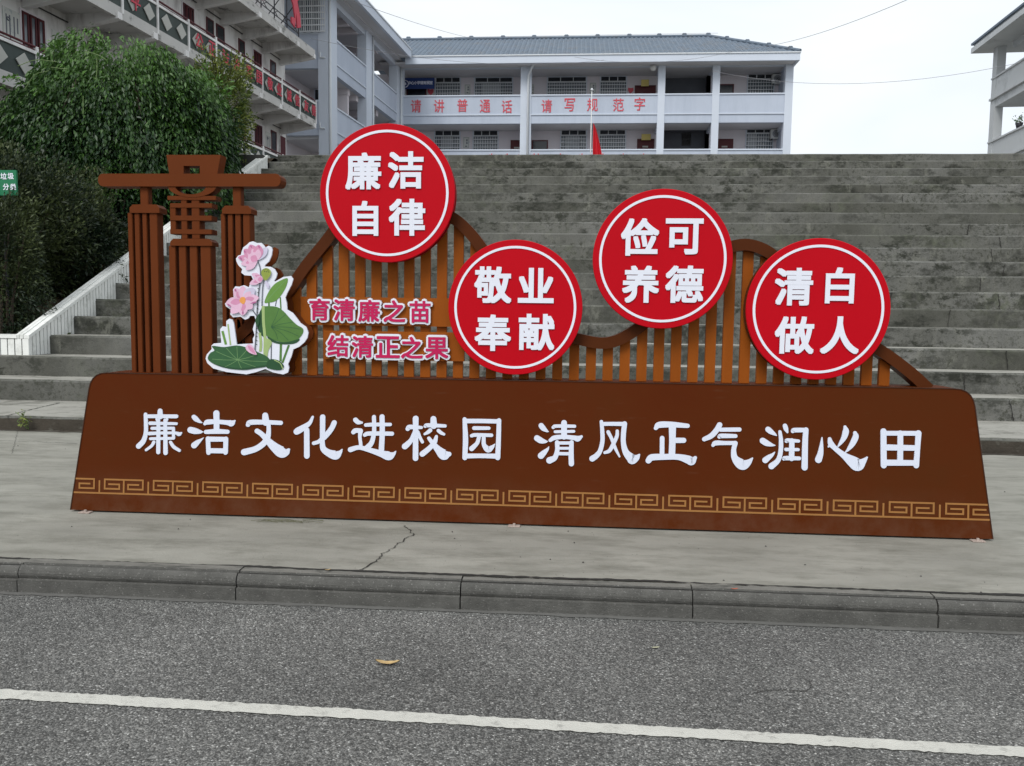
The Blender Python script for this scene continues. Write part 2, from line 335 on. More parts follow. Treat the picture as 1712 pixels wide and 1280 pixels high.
# painted line, slightly askew to the kerb
la, lb = atZ(0, 1153, ROADZ), atZ(1712, 1250.5, ROADZ); la2, lb2 = atZ(0, 1169, ROADZ), atZ(1712, 1267, ROADZ)
f_up = lambda x: la.y+(lb.y-la.y)*(x-la.x)/(lb.x-la.x); f_dn = lambda x: la2.y+(lb2.y-la2.y)*(x-la2.x)/(lb2.x-la2.x)
ystrip(-9, 9, f_dn, f_up, 1100, ROADZ+.004, 'road_line', M_line, .0042)

pv = MB(); pv.box(-60, 60, Y_KERB_PAVE+.015, ST_YL+.02, -.28, 0)
tag(pv.build('pavement', M_pave), kind='structure')
# kerb stones with a rounded nose and a set-back foot
kj = [atY(px, 1000, Y_KERB_ROAD).x for px in (37, 398, 771, 1157, 1566)]
kx = [kj[0]-1.13*i for i in range(6, 0, -1)]+kj+[kj[-1]+1.14*i for i in range(1, 7)]
kerb = empty('kerb', (0, Y_KERB_ROAD, ROADZ), kind='structure')
YK_ = Y_KERB_ROAD-.006
prof = [(-.022, -.16), (-.022, -.068), (-.004, -.064), (-.008, -.060), (-.013, -.048), (-.013, -.036), (-.008, -.022), (0, -.011), (.008, -.005), (.013, -.004), (.017, -.012), (.028, -.012), (.032, .003), (.085, .005), (.085, -.16)]
YK = Y_KERB_ROAD
for i in range(len(kx)-1):
    g = random.uniform(.0015, .004); dz = random.uniform(-.004, .003); dy = random.uniform(-.004, .004)
    x0, x1 = kx[i]+g, kx[i+1]-g
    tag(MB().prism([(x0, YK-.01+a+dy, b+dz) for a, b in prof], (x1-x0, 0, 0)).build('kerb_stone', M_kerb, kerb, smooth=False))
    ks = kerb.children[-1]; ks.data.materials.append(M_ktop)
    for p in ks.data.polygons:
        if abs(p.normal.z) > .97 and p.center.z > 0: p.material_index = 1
ystrip(-9, 9, lambda x: Y_KERB_PAVE+.008+.006*math.sin(x*2.3), lambda x: Y_KERB_PAVE+.026+.012*max(0, math.sin(x*1.7+1)*math.sin(x*5.1)), 700, .0062, 'kerb_joint_dirt', M_crack, .005, 'stuff')
ystrip(-9, 9, lambda x: YK_ + .0165, lambda x: YK_ + .0255, 300, -.006, 'kerb_groove_strip', M_crack, .001, 'stuff')  # thin dark strip that draws the groove line
# dirt where road meets kerb
ystrip(-9, 9, lambda x: Y_KERB_ROAD-.065, lambda x: Y_KERB_ROAD-.026, 300, ROADZ+.003, 'gutter_dirt', mat('gutter_dust', (.12,.118,.11), .95, .2, 20), .008, 'stuff')
def crack(P, w, z=None, name='crack', parent=None, jit=.006, dirn='z'):
    """a thin dark crack: list of 3D points in the surface, widened in the surface"""
    P = [Vector(p) for p in P]; Q = []
    for a, b in zip(P[:-1], P[1:]):
        n = max(2, int((b-a).length/.022))
        for k in range(n): Q.append(a.lerp(b, k/n)+Vector((random.uniform(-jit, jit), random.uniform(-jit, jit) if dirn == 'z' else 0, random.uniform(-jit, jit) if dirn == 'y' else 0)))
    Q.append(P[-1]); mb = MB(); vs = []
    up = Vector((0, 0, 1)) if dirn == 'z' else Vector((0, -1, 0))
    for i, p in enumerate(Q):
        t = (Q[min(i+1, len(Q)-1)]-Q[max(i-1, 0)]).normalized(); s_ = t.cross(up)*w*random.uniform(.3, 1)*.5
        vs += [p+s_, p-s_]
    mb.add(vs, [(2*i, 2*i+2, 2*i+3, 2*i+1) for i in range(len(Q)-1)])
    return tag(mb.build(name, M_crack, parent), kind='stuff')
pc = [atZ(*p, .004) for p in ((676, 878), (690, 893), (666, 908), (640, 925), (625, 940), (598, 953))]
crack(pc, .0085, jit=.011, name='pavement_crack')
crack([atZ(*p, .004) for p in ((30, 690+28), (20, 718+40))], .004, name='pavement_crack')
crack([atZ(*p, .004) for p in ((0, 736), (60, 738), (130, 741))], .009, name='pavement_crack', jit=.002)

# ---- staircase
stairs = empty('concrete_staircase', (0, ST_Y0, 0), label='wide weathered grey concrete staircase rising behind the brown board to the school yard', cat='staircase', kind='thing')
XR = 16.0
def step_mesh(x0, x1, yf, yb, z0, z1, ch=.024):
    mb = MB(); n = int((x1-x0)/.35)+1; rows = []
    vs = []
    for i in range(n+1):
        x = x0+(x1-x0)*i/n; j = random.uniform(-.007, .007) if 0 < i < n else 0; j2 = random.uniform(-.004, .004)
        if random.random() < .06: j += .02; 
        vs += [(x, yf+.003, z0), (x, yf+j, z1-ch+j2), (x, yf+ch+j, z1+j2), (x, yb, z1), (x, yb, z0)]
    fs = [tuple(range(5)), tuple(5*n+k for k in range(4, -1, -1))]
    for i in range(n):
        for k in range(5): fs.append((5*i+k, 5*i+5+k, 5*i+5+(k+1) % 5, 5*i+(k+1) % 5))
    mb.add(vs, fs); mb.top = [2+5*i+k for i in range(n) for k in (1, 2)]; return mb
M_tread = mat('pale_tread', (.30,.292,.262), .9, .2, 3, .4, 50, .1, stretch=(.6,2,1), dirt=(.13,.128,.11), dscale=2.5, dlo=.5, dhi=.68)
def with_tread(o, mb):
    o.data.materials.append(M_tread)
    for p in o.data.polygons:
        if p.normal.z > .93: p.material_index = 1  # upward faces take a paler concrete than the risers
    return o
WIDE = -22
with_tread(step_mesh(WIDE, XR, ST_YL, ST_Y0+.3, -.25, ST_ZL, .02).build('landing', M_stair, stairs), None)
M_stain = mat('stained_concrete', (.060,.052,.042), .95, .4, 6, .6, 40, .1, dirt=(.13,.125,.105), dscale=5, dlo=.52, dhi=.68)
mb = MB(); n = 120; vs = []
for i in range(n+1):
    x = -12+26*i/n; vs += [(x, ST_YL-.004, -.02), (x, ST_YL-.004+random.uniform(-.003, .001), ST_ZL-.022-abs(random.gauss(0, .008)))]
mb.add(vs, [(2*i, 2*i+2, 2*i+3, 2*i+1) for i in range(n)]).build('stained_face', M_stain, stairs)
ystrip(-12, 14, lambda x: ST_YL-.10, lambda x: ST_YL+.0, 300, .004, 'moss_line', M_stain, .02, 'stuff')
steps = []
for k in range(NS):
    x0 = WIDE if k < 2 else ST_XL-.02
    yb = stepy(k)+ST_T+.25 if k < NS-1 else stepy(k)+.9
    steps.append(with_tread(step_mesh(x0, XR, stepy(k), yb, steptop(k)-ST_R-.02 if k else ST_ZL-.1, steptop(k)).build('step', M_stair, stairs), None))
# cracks running down over the risers
for cpx in ([(1664, 392), (1672, 415), (1655, 437), (1680, 462), (1640, 488), (1670, 516)], [(1083, 272), (1080, 300)], [(1500, 322), (1505, 337)], [(1410, 325), (1404, 336)]):
    pass
def riser_crack(k, px, lean=.06):
    z0, z1 = steptop(k)-ST_R+.01, steptop(k)-.02; y = stepy(k)-.005
    p = hit(px, 400, (0, y, 0), Vector((0, 1, 0))); c = atY(px, 500, y)
    crack([(c.x, y-.004, z1), (c.x+lean*.5, y-.004, (z0+z1)/2), (c.x+lean, y-.004, z0)], .016, dirn='y', parent=steps[k], name='crack', jit=.008)
for k, px in ((10, 1612), (9, 1664), (8, 1652), (7, 1676), (6, 1637), (5, 1668), (16, 1079), (15, 1081), (14, 1463), (13, 1500), (2, 1688), (1, 1620), (0, 1698), (4, 1590), (5, 1490), (12, 1380), (11, 560), (9, 480), (3, 985), (2, 990)):
    riser_crack(k, px, random.uniform(-.04, .07))
yard = MB().box(-200, 200, YTOP+.4, 400, -.25, ZTOP-.004).build('school_yard', M_gnd); tag(yard, kind='structure')
# long crack on landing
crack([atZ(*p, ST_ZL+.004) for p in ((100, 673), (60, 682), (0, 697))], .02, name='landing_crack', parent=stairs)

# ---- planted bank left of the stairs
CAPW = .17
def zb(y): return max(.50, .50+(y-9.9)*ST_R/ST_T) if y < YTOP+1 else ZTOP+.1
mb = MB(); nx, ny = 40, 40; vs = []
for j in range(ny+1):
    for i in range(nx+1):
        x = ST_XL-CAPW+.05-18*i/nx*(i/nx*.6+.4); y = 10.02+(YTOP+.8-10.02)*j/ny
        z = min(zb(y)+.12, ZTOP) + (random.uniform(-.06, .06) if i > 1 else 0)-.05
        vs.append((x, y, z))
mb.add(vs, [(j*(nx+1)+i, j*(nx+1)+i+1, (j+1)*(nx+1)+i+1, (j+1)*(nx+1)+i) for j in range(ny) for i in range(nx)])
tag(mb.build('planted_bank', M_dirt, smooth=True), kind='structure')

# ---- white tiled parapet along the stairs
par = empty('tiled_parapet', (ST_XL, 10, steptop(1)), label='white tiled parapet wall climbing the left edge of the concrete stairs', cat='parapet wall')
XI = ST_XL; XO = ST_XL-CAPW
slope = ST_R/ST_T; YP0 = atY(48.7, 595, stepy(2)-.12).y; YP0 = 9.97; YP1 = 18.35
ZC0 = steptop(1)+.25                              # height of the cap's inner edge at the front corner
CS = (4.79-ZC0)/(YP1-YP0)
def zcap(y): return ZC0+(y-YP0)*CS
core = MB().prism([(XI-.02, YP0+.02, steptop(1)-.1), (XI-.02, YP0+.02, zcap(YP0)-.03), (XI-.02, YP1, zcap(YP1)-.03), (XI-.02, YP1, steptop(1)-.1)], (-(CAPW-.05), 0, 0))
core.box(-24, XO+.03, YP0+.03, YP0+.28, steptop(1)-.1, ZC0-.03)
core.build('core', M_grout, par)
# sloped cap in three bands with grooves
def capband(a, b, lift, y0, y1):
    return MB().prism([(XI+.008-a*CAPW*1.1, y0, zcap(y0)-.035), (XI+.008-a*CAPW*1.1, y0, zcap(y0)+lift), (XI+.008-a*CAPW*1.1, y1, zcap(y1)+lift), (XI+.008-a*CAPW*1.1, y1, zcap(y1)-.035)], (-(b-a)*CAPW*1.1, 0, 0))
yy = YP0
while yy < YP1-.05:
    y2 = min(yy+1.1, YP1)
    capband(0, .40, .010, yy+.004, y2-.004).build('cap_stone', M_tile, par)
    capband(.45, .69, .013, yy+.004, y2-.004).build('cap_stone', M_tile, par)
    capband(.75, 1., .010, yy+.004, y2-.004).build('cap_stone', M_tile, par)
    yy = y2
# flat return at the head of the stairs
zt_ = zcap(YP1)
MB().box(XO-1.3, XI-.02, YP1-.26, YP1-.02, zt_-.8, zt_-.03).build('core', M_grout, par)
MB().box(XO-1.3, XI-.27*1.1, YP1-.24, YP1-.10, zt_-.03, zt_+.014).build('cap_stone', M_tile, par); MB().box(XO-1.3, XI-.27*1.1, YP1-.095, YP1+.03, zt_-.03, zt_+.011).build('cap_stone', M_tile, par)
# flat cap of the front low wall
xx = XO+.02
while xx > -13:
    MB().box(xx-.58, xx-.004, YP0-.01, YP0+.14, ZC0-.03, ZC0+.012).build('cap_stone', M_tile, par)
    MB().box(xx-.58, xx-.004, YP0+.147, YP0+.30, ZC0-.03, ZC0+.015).build('cap_stone', M_tile, par)
    xx -= .584
# vertical strip tiles on the flank
pitch = .076; y = YP0+.004
while y < YP1-.02:
    k = max(1, min(NS-1, int(math.floor((y+pitch*.5-ST_Y0)/ST_T))))
    zl = steptop(k)+.003; zh = zcap(y)-.037
    if zh-zl > .03:
        j = random.uniform(0, .004)
        MB().prism([(XI-.012-j, y+.008, zl), (XI-.012-j, y+pitch-.008, zl), (XI-.012-j, y+pitch-.008, zh+pitch*CS), (XI-.012-j, y+.008, zh)], (.012, 0, 0)).build('tile', M_tile, par)
    y += pitch
x = XI-.002
while x > -13:
    wdt = .098
    MB().box(x-wdt+.014, x, YP0+.002+random.uniform(0, .003), YP0+.016, steptop(1)+.004, ZC0-.036).build('tile', M_tile, par)
    x -= wdt

# ================================================================== the sign
sign = empty('slogan_sign', (0, 5.0, 0), label='long brown slogan board with slat fence, four red discs and gate ornament on the pavement', cat='sign')
YB = 4.7307
bl, br = atY(118, 858, YB), atY(1660, 902, YB); 
HB = .86; LEAN = .07
PN = Vector((0, HB, -LEAN)).normalized(); PP = Vector((0, YB, 0))
def onboard(px, py, up=0.): 
    p = hit(px, py, PP, PN); return p-PN*up
tl, tr = onboard(153, 622), onboard(1626, 650.5)
HB = (tl.z+tr.z)/2
def fy(z): return YB+LEAN*z/.86
def arc_corner(a, c, b, n=6):
    return [(a*(1-t)**2+c*2*t*(1-t)+b*t*t) for t in np.linspace(0, 1, n)]
A = lambda x, z: np.array([x, z])
cl, cr = A(tl.x, HB), A(tr.x, HB)
lo_l, lo_r = A(bl.x, .011), A(br.x, .011)
def toward(a, b, d): return a+(b-a)/np.linalg.norm(b-a)*d
out = [lo_l]+arc_corner(toward(cl, lo_l, .10), cl, toward(cl, cr, .10))+arc_corner(toward(cr, cl, .10), cr, toward(cr, lo_r, .10))+[lo_r]
fr = [Vector((p[0], fy(p[1]), p[1])) for p in out]; bk = [Vector((p[0], fy(p[1])+.30-.06*p[1], p[1])) for p in out]
mb = MB(); n = len(out); mb.add(fr+bk, [tuple(range(n)), tuple(range(2*n-1, n-1, -1))]+[(i, i+n, (i+1) % n+n, (i+1) % n) for i in range(n)])
base = mb.build('base_board', M_board, sign)
# thin raised edging strip round the front (metal lip)
ed = MB(); 
for a, b in zip(fr[:-1], fr[1:]):
    ed.tube([a-PN*.001, b-PN*.001], .0035, 4)
ed.build('edge_lip', mat('edge_brown', (.045,.016,.007), .4), sign)
# foot plates
for px, py in ((146, 857), (860, 878), (1632, 901)):
    p = atY(px, py, YB-.005)
    MB().box(p.x-.035, p.x+.035, YB-.045, YB-.002, .002, .008).build('foot_plate', M_bronze, sign)
    MB().tube([(p.x, YB-.025, .006), (p.x, YB-.025, .02)], .008, 8).build('bolt', M_bronze, sign)

# ---- main lettering, drawn stroke by stroke
S1 = ((220, 670), 9.01); S2 = ((400, 670), 9.01); S3 = ((570, 670), 9.01); S4 = ((750, 680), 7.443); S5 = ((970, 690), 8.56); S6 = ((1160, 690), 8.56); S7 = ((1350, 690), 8.56)
GL = [
(S1, [[(435,150,72),(435,235,84)],[(222,230,56),(680,232,58)],[(215,200,52),(222,330,60),(220,480,62),(185,600,74),(112,680,80)],[(382,270,34),(410,330,50)],[(540,275,38),(515,320,50)],[(285,335,54),(680,342,42)],[(315,412,48),(620,410,46)],[(272,490,54),(480,482,45),(660,482,42),(720,498,62),(755,480,26)],[(292,568,44),(630,562,42)],[(636,410,46),(638,560,46)],[(410,290,52),(410,500,58),(408,772,60)],[(512,290,52),(515,500,60),(518,782,66)],[(342,620,48),(308,675,44),(225,738,38)],[(592,620,44),(640,690,50),(726,746,44)]]),
(S1, [[(942,240,66),(975,272,74),(1030,312,40),(1064,328,14)],[(892,436,92),(960,452,92),(1040,466,52),(1082,465,10)],[(948,668,92),(1000,622,72),(1050,585,36),(1090,552,8)],[(1282,185,92),(1285,300,86),(1285,440,84)],[(1110,342,50),(1150,318,78),(1280,312,66),(1440,325,70),(1510,334,96),(1558,300,28)],[(1125,466,62),(1280,458,74),(1450,464,62)],[(1155,565,66),(1165,778,68)],[(1425,572,72),(1420,775,70)],[(1160,575,76),(1425,576,70)],[(1165,748,74),(1420,752,76)]]),
(S2, [[(395,218,88),(405,320,108)],[(136,358,66),(176,322,78),(400,320,68),(630,330,64)],[(445,340,62),(448,450,66),(430,550,84),(370,640,88),(250,722,88),(78,770,96)],[(272,452,74),(340,498,74),(420,580,88),(530,690,132),(640,770,168),(712,768,110),(748,734,44)]]),
(S2, [[(1110,240,36),(1065,330,60),(980,395,86),(895,445,100),(868,462,92)],[(1020,440,80),(1022,828,84)],[(1260,242,80),(1258,450,78),(1255,600,70),(1268,715,88),(1345,780,106),(1455,815,136),(1520,775,66),(1550,732,22)],[(1434,328,78),(1390,420,78),(1290,540,80),(1200,612,60),(1126,636,56)]]),
(S3, [[(222,285,72),(262,320,66),(318,326,34)],[(190,470,66),(222,446,72),(298,446,66)],[(300,450,70),(288,540,52),(300,640,52),(298,700,58)],[(500,240,60),(503,360,62),(500,480,64),(468,620,72),(395,710,86)],[(622,238,76),(625,480,78),(612,740,82)],[(378,362,54),(500,355,58),(746,354,50)],[(362,512,56),(430,490,64),(772,493,62)],[(146,732,78),(270,700,66),(420,735,70),(600,790,96),(725,826,132),(795,798,62),(826,760,20)]]),
(S3, [[(1128,265,88),(1128,450,80),(1126,862,84)],[(1008,420,66),(1042,392,70),(1214,400,46)],[(1112,470,60),(1066,580,68),(1005,650,84),(965,684,90)],[(1160,470,56),(1198,560,48),(1230,618,46)],[(1395,270,88),(1400,370,102)],[(1272,380,52),(1314,366,62),(1572,376,48)],[(1348,440,62),(1310,472,54),(1264,498,36)],[(1470,446,54),(1512,480,52),(1555,502,38)],[(1440,535,48),(1412,620,72),(1340,706,76),(1228,798,84)],[(1326,560,52),(1390,640,70),(1465,730,106),(1555,810,156),(1632,800,70)]]),
(S4, [[(200,152,50),(212,400,66),(203,632,60)],[(628,168,56),(622,400,60),(612,630,64)],[(205,175,56),(400,175,54),(625,180,54)],[(205,610,62),(400,608,56),(615,612,62)],[(318,263,48),(502,264,42)],[(288,358,44),(335,348,46),(535,352,44)],[(378,380,48),(355,450,50),(288,518,64)],[(438,380,48),(442,470,54),(492,528,78),(542,500,50),(576,462,12)]]),
(S4, [[(1152,232,66),(1182,268,64),(1225,300,30),(1242,306,12)],[(1100,388,74),(1150,418,72),(1205,430,40),(1234,428,8)],[(1150,606,80),(1195,562,62),(1235,520,30),(1248,494,8)],[(1437,198,72),(1437,370,72)],[(1302,254,42),(1340,238,42),(1568,240,40)],[(1326,308,36),(1558,303,36)],[(1265,414,44),(1320,382,58),(1440,372,52),(1560,384,58),(1608,394,72),(1655,368,32)],[(1350,440,54),(1352,540,56),(1322,630,66),(1256,664,82)],[(1530,440,54),(1525,600,64),(1528,706,66)],[(1350,448,40),(1530,448,40)],[(1360,514,34),(1510,514,34)],[(1360,580,40),(1510,582,40)]]),
(S5, [[(303,125,50),(315,250,58),(318,400,62),(285,540,66),(232,612,76),(172,654,84)],[(320,158,56),(460,156,56),(630,158,60)],[(636,154,70),(620,280,72),(618,430,72),(652,560,92),(722,640,128),(750,662,140),(810,636,86),(846,596,24)],[(400,272,52),(450,370,48),(500,500,46),(562,624,26)],[(530,258,46),(525,330,52),(480,430,56),(420,538,54),(350,568,40)]]),
(S5, [[(1080,218,56),(1128,172,88),(1300,166,82),(1536,184,62)],[(1318,190,104),(1318,400,92),(1310,610,94)],[(1340,392,76),(1480,392,74)],[(1172,360,66),(1170,600,66)],[(975,682,82),(1025,636,92),(1200,628,84),(1400,630,84),(1545,668,118),(1596,692,110),(1646,640,48)]]),
(S6, [[(368,170,76),(326,242,78),(250,326,76),(146,376,62)],[(380,240,58),(650,237,60)],[(362,342,54),(395,328,66),(595,330,56)],[(272,462,48),(312,430,70),(450,430,58),(590,430,58)],[(592,432,66),(568,530,70),(582,640,94),(650,716,142),(710,742,142),(780,706,86),(838,646,18)]]),
(S6, [[(1060,236,80),(1100,268,74),(1155,304,40),(1180,324,14)],[(984,398,88),(1040,432,84),(1110,456,48),(1160,464,12)],[(1020,676,86),(1070,636,72),(1120,600,44),(1156,560,12)],[(1302,184,64),(1316,228,66),(1336,276,30)],[(1230,270,46),(1245,400,60),(1238,560,64),(1200,680,70),(1108,762,88)],[(1412,262,54),(1440,246,66),(1600,245,64)],[(1602,242,72),(1590,400,80),(1582,780,88)],[(1400,400,74),(1396,650,78)],[(1322,404,50),(1344,392,58),(1496,402,44)],[(1316,522,50),(1490,524,44)],[(1284,658,46),(1312,646,62),(1505,650,54)]]),
(S7, [[(205,352,16),(195,480,56),(182,580,82),(154,668,98)],[(314,372,52),(332,440,82),(400,512,72),(520,608,92),(640,694,160),(722,742,176),(798,690,84),(850,634,22)],[(330,440,60),(296,484,20)],[(534,200,44),(545,262,88),(520,350,76),(470,430,46),(432,482,14)],[(676,285,52),(686,340,84),(640,440,78),(585,516,46),(540,562,14)]]),
(S7, [[(1084,262,84),(1085,500,84),(1088,750,86)],[(1584,290,84),(1570,500,76),(1552,752,80)],[(1085,290,66),(1580,292,68)],[(1325,290,80),(1322,700,82)],[(1090,492,86),(1570,502,78)],[(1090,710,88),(1550,715,76)]]),
]
for gi, ((org, sc), strokes) in enumerate(GL):
    mb = MB(); shade = MB()
    for k, st in enumerate(strokes):
        S, Lf, Rt, e, b = ribbon2d(st)
        up = .0055+k*.00008
        P = lambda q, u: onboard(org[0]+q[0]/sc, org[1]+q[1]/sc, u)
        for u in (up,):
            m = len(S); vs = [P(q, u) for q in Lf]+[P(q, u) for q in Rt]
            mb.add(vs, [(i, i+1, m+i+1, m+i) for i in range(m-1)])
            mb.add([P(q, u) for q in [Lf[-1]]+e+[Rt[-1]]], [tuple(range(len(e)+2))])
            mb.add([P(q, u) for q in [Lf[0]]+b+[Rt[0]]], [tuple(range(len(b)+2))])
        # side walls of the cut-out letter
        loop = Lf+e+Rt[::-1]+b[::-1]; n = len(loop)
        vs = [P(q, up) for q in loop]+[P(q, .0) for q in loop]
        mb.add(vs, [(i, (i+1) % n, (i+1) % n+n, i+n) for i in range(n)])
    mb.build('character', M_letter, sign)

# ---- Greek key band
def seg(mb, a, b, w, up):
    a, b = np.array(a, float), np.array(b, float); t = (b-a)/np.linalg.norm(b-a); nn = np.array([-t[1], t[0]])*w/2; a = a-t*w/2; b = b+t*w/2
    mb.add([Vector((q[0], fy(q[1]), q[1]))-PN*up for q in (a+nn, b+nn, b-nn, a-nn)], [(0, 1, 2, 3)])
kb0, kb1 = onboard(125, 827), onboard(1655, 864)       # bottom line of the band
kt0, kt1 = onboard(125, 802), onboard(1655, 841)
zb0 = (kb0.z+kb1.z)/2; zt0 = (kt0.z+kt1.z)/2; kh = zt0-zb0; lw = .0105
p1, p2 = onboard(166.5, 815), onboard(1571, 850)         # first and 18th separators
kp = (p2.x-p1.x)/17 if True else 0
key = MB(); 
sep = []
n_un = round((p2.x-p1.x)/(onboard(250, 817).x-p1.x)); kp = (p2.x-p1.x)/n_un
def lim(z, side): 
    t = z/HB; return (bl.x+(tl.x-bl.x)*t+.008) if side < 0 else (br.x+(tr.x-br.x)*t-.008)
def kseg(a, b, lev):
    l, r = lim((a[1]+b[1])/2, -1), lim((a[1]+b[1])/2, 1)
    if max(a[0], b[0]) < l or min(a[0], b[0]) > r: return
    a = (min(max(a[0], l), r), a[1]); b = (min(max(b[0], l), r), b[1])
    if abs(a[0]-b[0])+abs(a[1]-b[1]) > .004: seg(key, a, b, lw, .0022+lev*.00025)
kseg((lim(zb0, -1), zb0), (lim(zb0, 1), zb0), 0)
for i in range(-1, n_un+1):
    x = p1.x+i*kp; Z = lambda f: zb0+kh*f
    kseg((x, Z(0)), (x, Z(.86)), 1)
    c = x+kp*.5; a = kp*.39                        # spirals left and right of the centre post
    kseg((c-a, Z(1)), (c+a, Z(1)), 2); kseg((c, Z(0)), (c, Z(1)), 3)
    for s_ in (-1, 1):
        kseg((c+s_*a, Z(1)), (c+s_*a, Z(.33)), 3); kseg((c+s_*a, Z(.33)), (c+s_*kp*.09, Z(.33)), 4)
        kseg((c+s_*kp*.09, Z(.33)), (c+s_*kp*.09, Z(.66)), 5); kseg((c+s_*kp*.09, Z(.66)), (c+s_*kp*.30, Z(.66)), 6)
key.build('key_pattern_band', M_gold, sign)

# ---- slat fence on top of the board
YS = 4.93
def pz(px, py, Y=YS): p = atY(px, py, Y); return p
x_first, x_last = pz(495, 620).x, pz(1478, 640).x; NSL = 36; sp_ = (x_last-x_first)/(NSL-1); sw = .0605
ridge_px = [(398,566),(440,528),(481,492),(514,446),(545,408),(575,370),(612,340),(655,332),(700,338),(745,358),(775,378),(808,418),(835,470),(870,520),(915,552),(965,566),(1012,573),(1052,558),(1100,520),(1150,470),(1195,425),(1225,412),(1255,411),(1290,428),(1325,470),(1370,520),(1430,562),(1478,592),(1520,624),(1548,650)]
rp = [pz(*q) for q in ridge_px]
def ridge_z(x):
    for a, b in zip(rp[:-1], rp[1:]):
        if a.x <= x <= b.x: return a.z+(b.z-a.z)*(x-a.x)/(b.x-a.x)
    return HB
for i in range(NSL):
    xc = x_first+i*sp_; zt = min(ridge_z(xc-sw/2), ridge_z(xc+sw/2))
    MB().prism([(xc-sw/2, YS, HB-.03), (xc+sw/2, YS, HB-.03), (xc+sw/2, YS, ridge_z(xc+sw/2)-.01), (xc-sw/2, YS, ridge_z(xc-sw/2)-.01)], (0, .028, 0)).build('slat', M_slat, sign)
# mountain-shaped top bar
S = catmull([(q.x, q.z, .085) for q in rp], 5); m = len(S); L_, R_ = [], []
for i, p in enumerate(S):
    t = S[min(i+1, m-1)][:2]-S[max(i-1, 0)][:2]; t /= np.linalg.norm(t); nn = np.array([-t[1], t[0]])*.034
    L_.append(p[:2]+nn); R_.append(p[:2]-nn)
y0, y1 = YS-.045, YS+.06; mb = MB(); vs = []
for l, r in zip(L_, R_): vs += [(l[0], y0, l[1]), (r[0], y0, r[1]), (r[0], y1, r[1]), (l[0], y1, l[1])]
fs = [(4*i+k, 4*i+4+k, 4*i+4+(k+1) % 4, 4*i+(k+1) % 4) for i in range(m-1) for k in range(4)]+[(0, 1, 2, 3), (4*m-4, 4*m-1, 4*m-2, 4*m-3)]
mb.add(vs, fs).build('mountain_rail', M_frame, sign)
# two backing boards for the pink slogan
for (a, b, c, d) in ((502, 776, 497, 544.5), (541, 776, 554, 602)):
    p, q = pz(a, c, YS-.03), pz(b, d, YS-.03); p2, q2 = pz((a+b)/2, c, YS-.03), pz((a+b)/2, d, YS-.03)
    MB().box(p.x, q.x, YS-.025, YS-.003, q2.z, p2.z).build('backing_board', M_slat, sign)
EX, EZ, EN = (1, 0, 0), (0, 0, 1), (0, -1, 0)
for chs, pos in (('育清廉之苗', [(534,517),(575,518),(616.7,519.4),(659,520),(702,521)]), ('结清正之果', [(564.7,577.8),(605.7,579.4),(648,580),(688.5,581),(730,581.7)])):
    for ch, (px, py) in zip(chs, pos):
        C = atY(px, py, YS-.05); h = 37/1357*(YS-.05)*1.0
        o = glyph(ch, h*1.20, C+Vector((0, .022, 0)), EX, EZ, EN, .016, 'character', M_white, sign, off=.080, round_=True)
        g2 = glyph(ch, h, C+Vector((0, .0045, 0)), EX, EZ, EN, .003, 'character_face', M_mag, o, off=.022)
# ---- red discs
discs = [((647, 323), 114.5, '廉洁自律', [(607.5,286),(678.5,284),(611,365),(680.5,363)], 'upper left'),
         ((861, 514), 112.5, '敬业奉献', [(824,476),(896,477),(824,556),(897,555)], ''),
         ((1107.5, 433), 116, '俭可养德', [(1070,396),(1144,395),(1071,475),(1144,475)], ''),
         ((1367.5, 517), 118, '清白做人', [(1327,479),(1404,477),(1328,560),(1404,560)], '')]
YD = 4.80
def disc(C, r, y0, y1, m, name, parent, n=96, bev=.006):
    mb = MB(); rings = [(r-bev, y0), (r, y0+bev), (r, y1)]; vs = []
    for rr, y in rings: vs += [(C.x+rr*math.cos(2*math.pi*k/n), y, C.z+rr*math.sin(2*math.pi*k/n)) for k in range(n)]
    fs = [tuple(range(n)), tuple(range(3*n-1, 2*n-1, -1))]+[(j*n+k, j*n+(k+1) % n, (j+1)*n+(k+1) % n, (j+1)*n+k) for j in range(2) for k in range(n)]
    return mb.add(vs, fs).build(name, m, parent)
for (c, r, chs, pos, _) in discs:
    C = atY(*c, YD); rr = r/FPX*(C-CP).dot(FWD)
    rd = empty('dummy', (0, 0, 0)); bpy.data.objects.remove(rd)
    d = disc(C, rr, YD, YD+.018, M_red, 'disc', sign, bev=.003)
    disc(C, rr*.99, YD+.085, YD+.10, M_redside if chs[0] == '廉' else M_frame, 'back_disc', d)
    disc(C, rr*.8, YD+.018, YD+.085, M_frame, 'disc_spacer', d)
    # white ring
    n = 96; mb = MB(); vs = []
    for q, y in ((rr*.872, YD-.003), (rr*.908, YD-.003), (rr*.908, YD+.002), (rr*.872, YD+.002)):
        vs += [(C.x+q*math.cos(2*math.pi*k/n), y, C.z+q*math.sin(2*math.pi*k/n)) for k in range(n)]
    mb.add(vs, [(j*n+k, j*n+(k+1) % n, ((j+1) % 4)*n+(k+1) % n, ((j+1) % 4)*n+k) for j in range(4) for k in range(n)]).build('ring', M_white, d)
    for ch, (px, py) in zip(chs, pos):
        Cc = atY(px, py, YD-.004); h = (61 if ch not in '自业可白' else 58)/FPX*Cc.y
        glyph(ch, h, Cc, EX, EZ, EN, .003, 'character', M_white, d, off=.028)

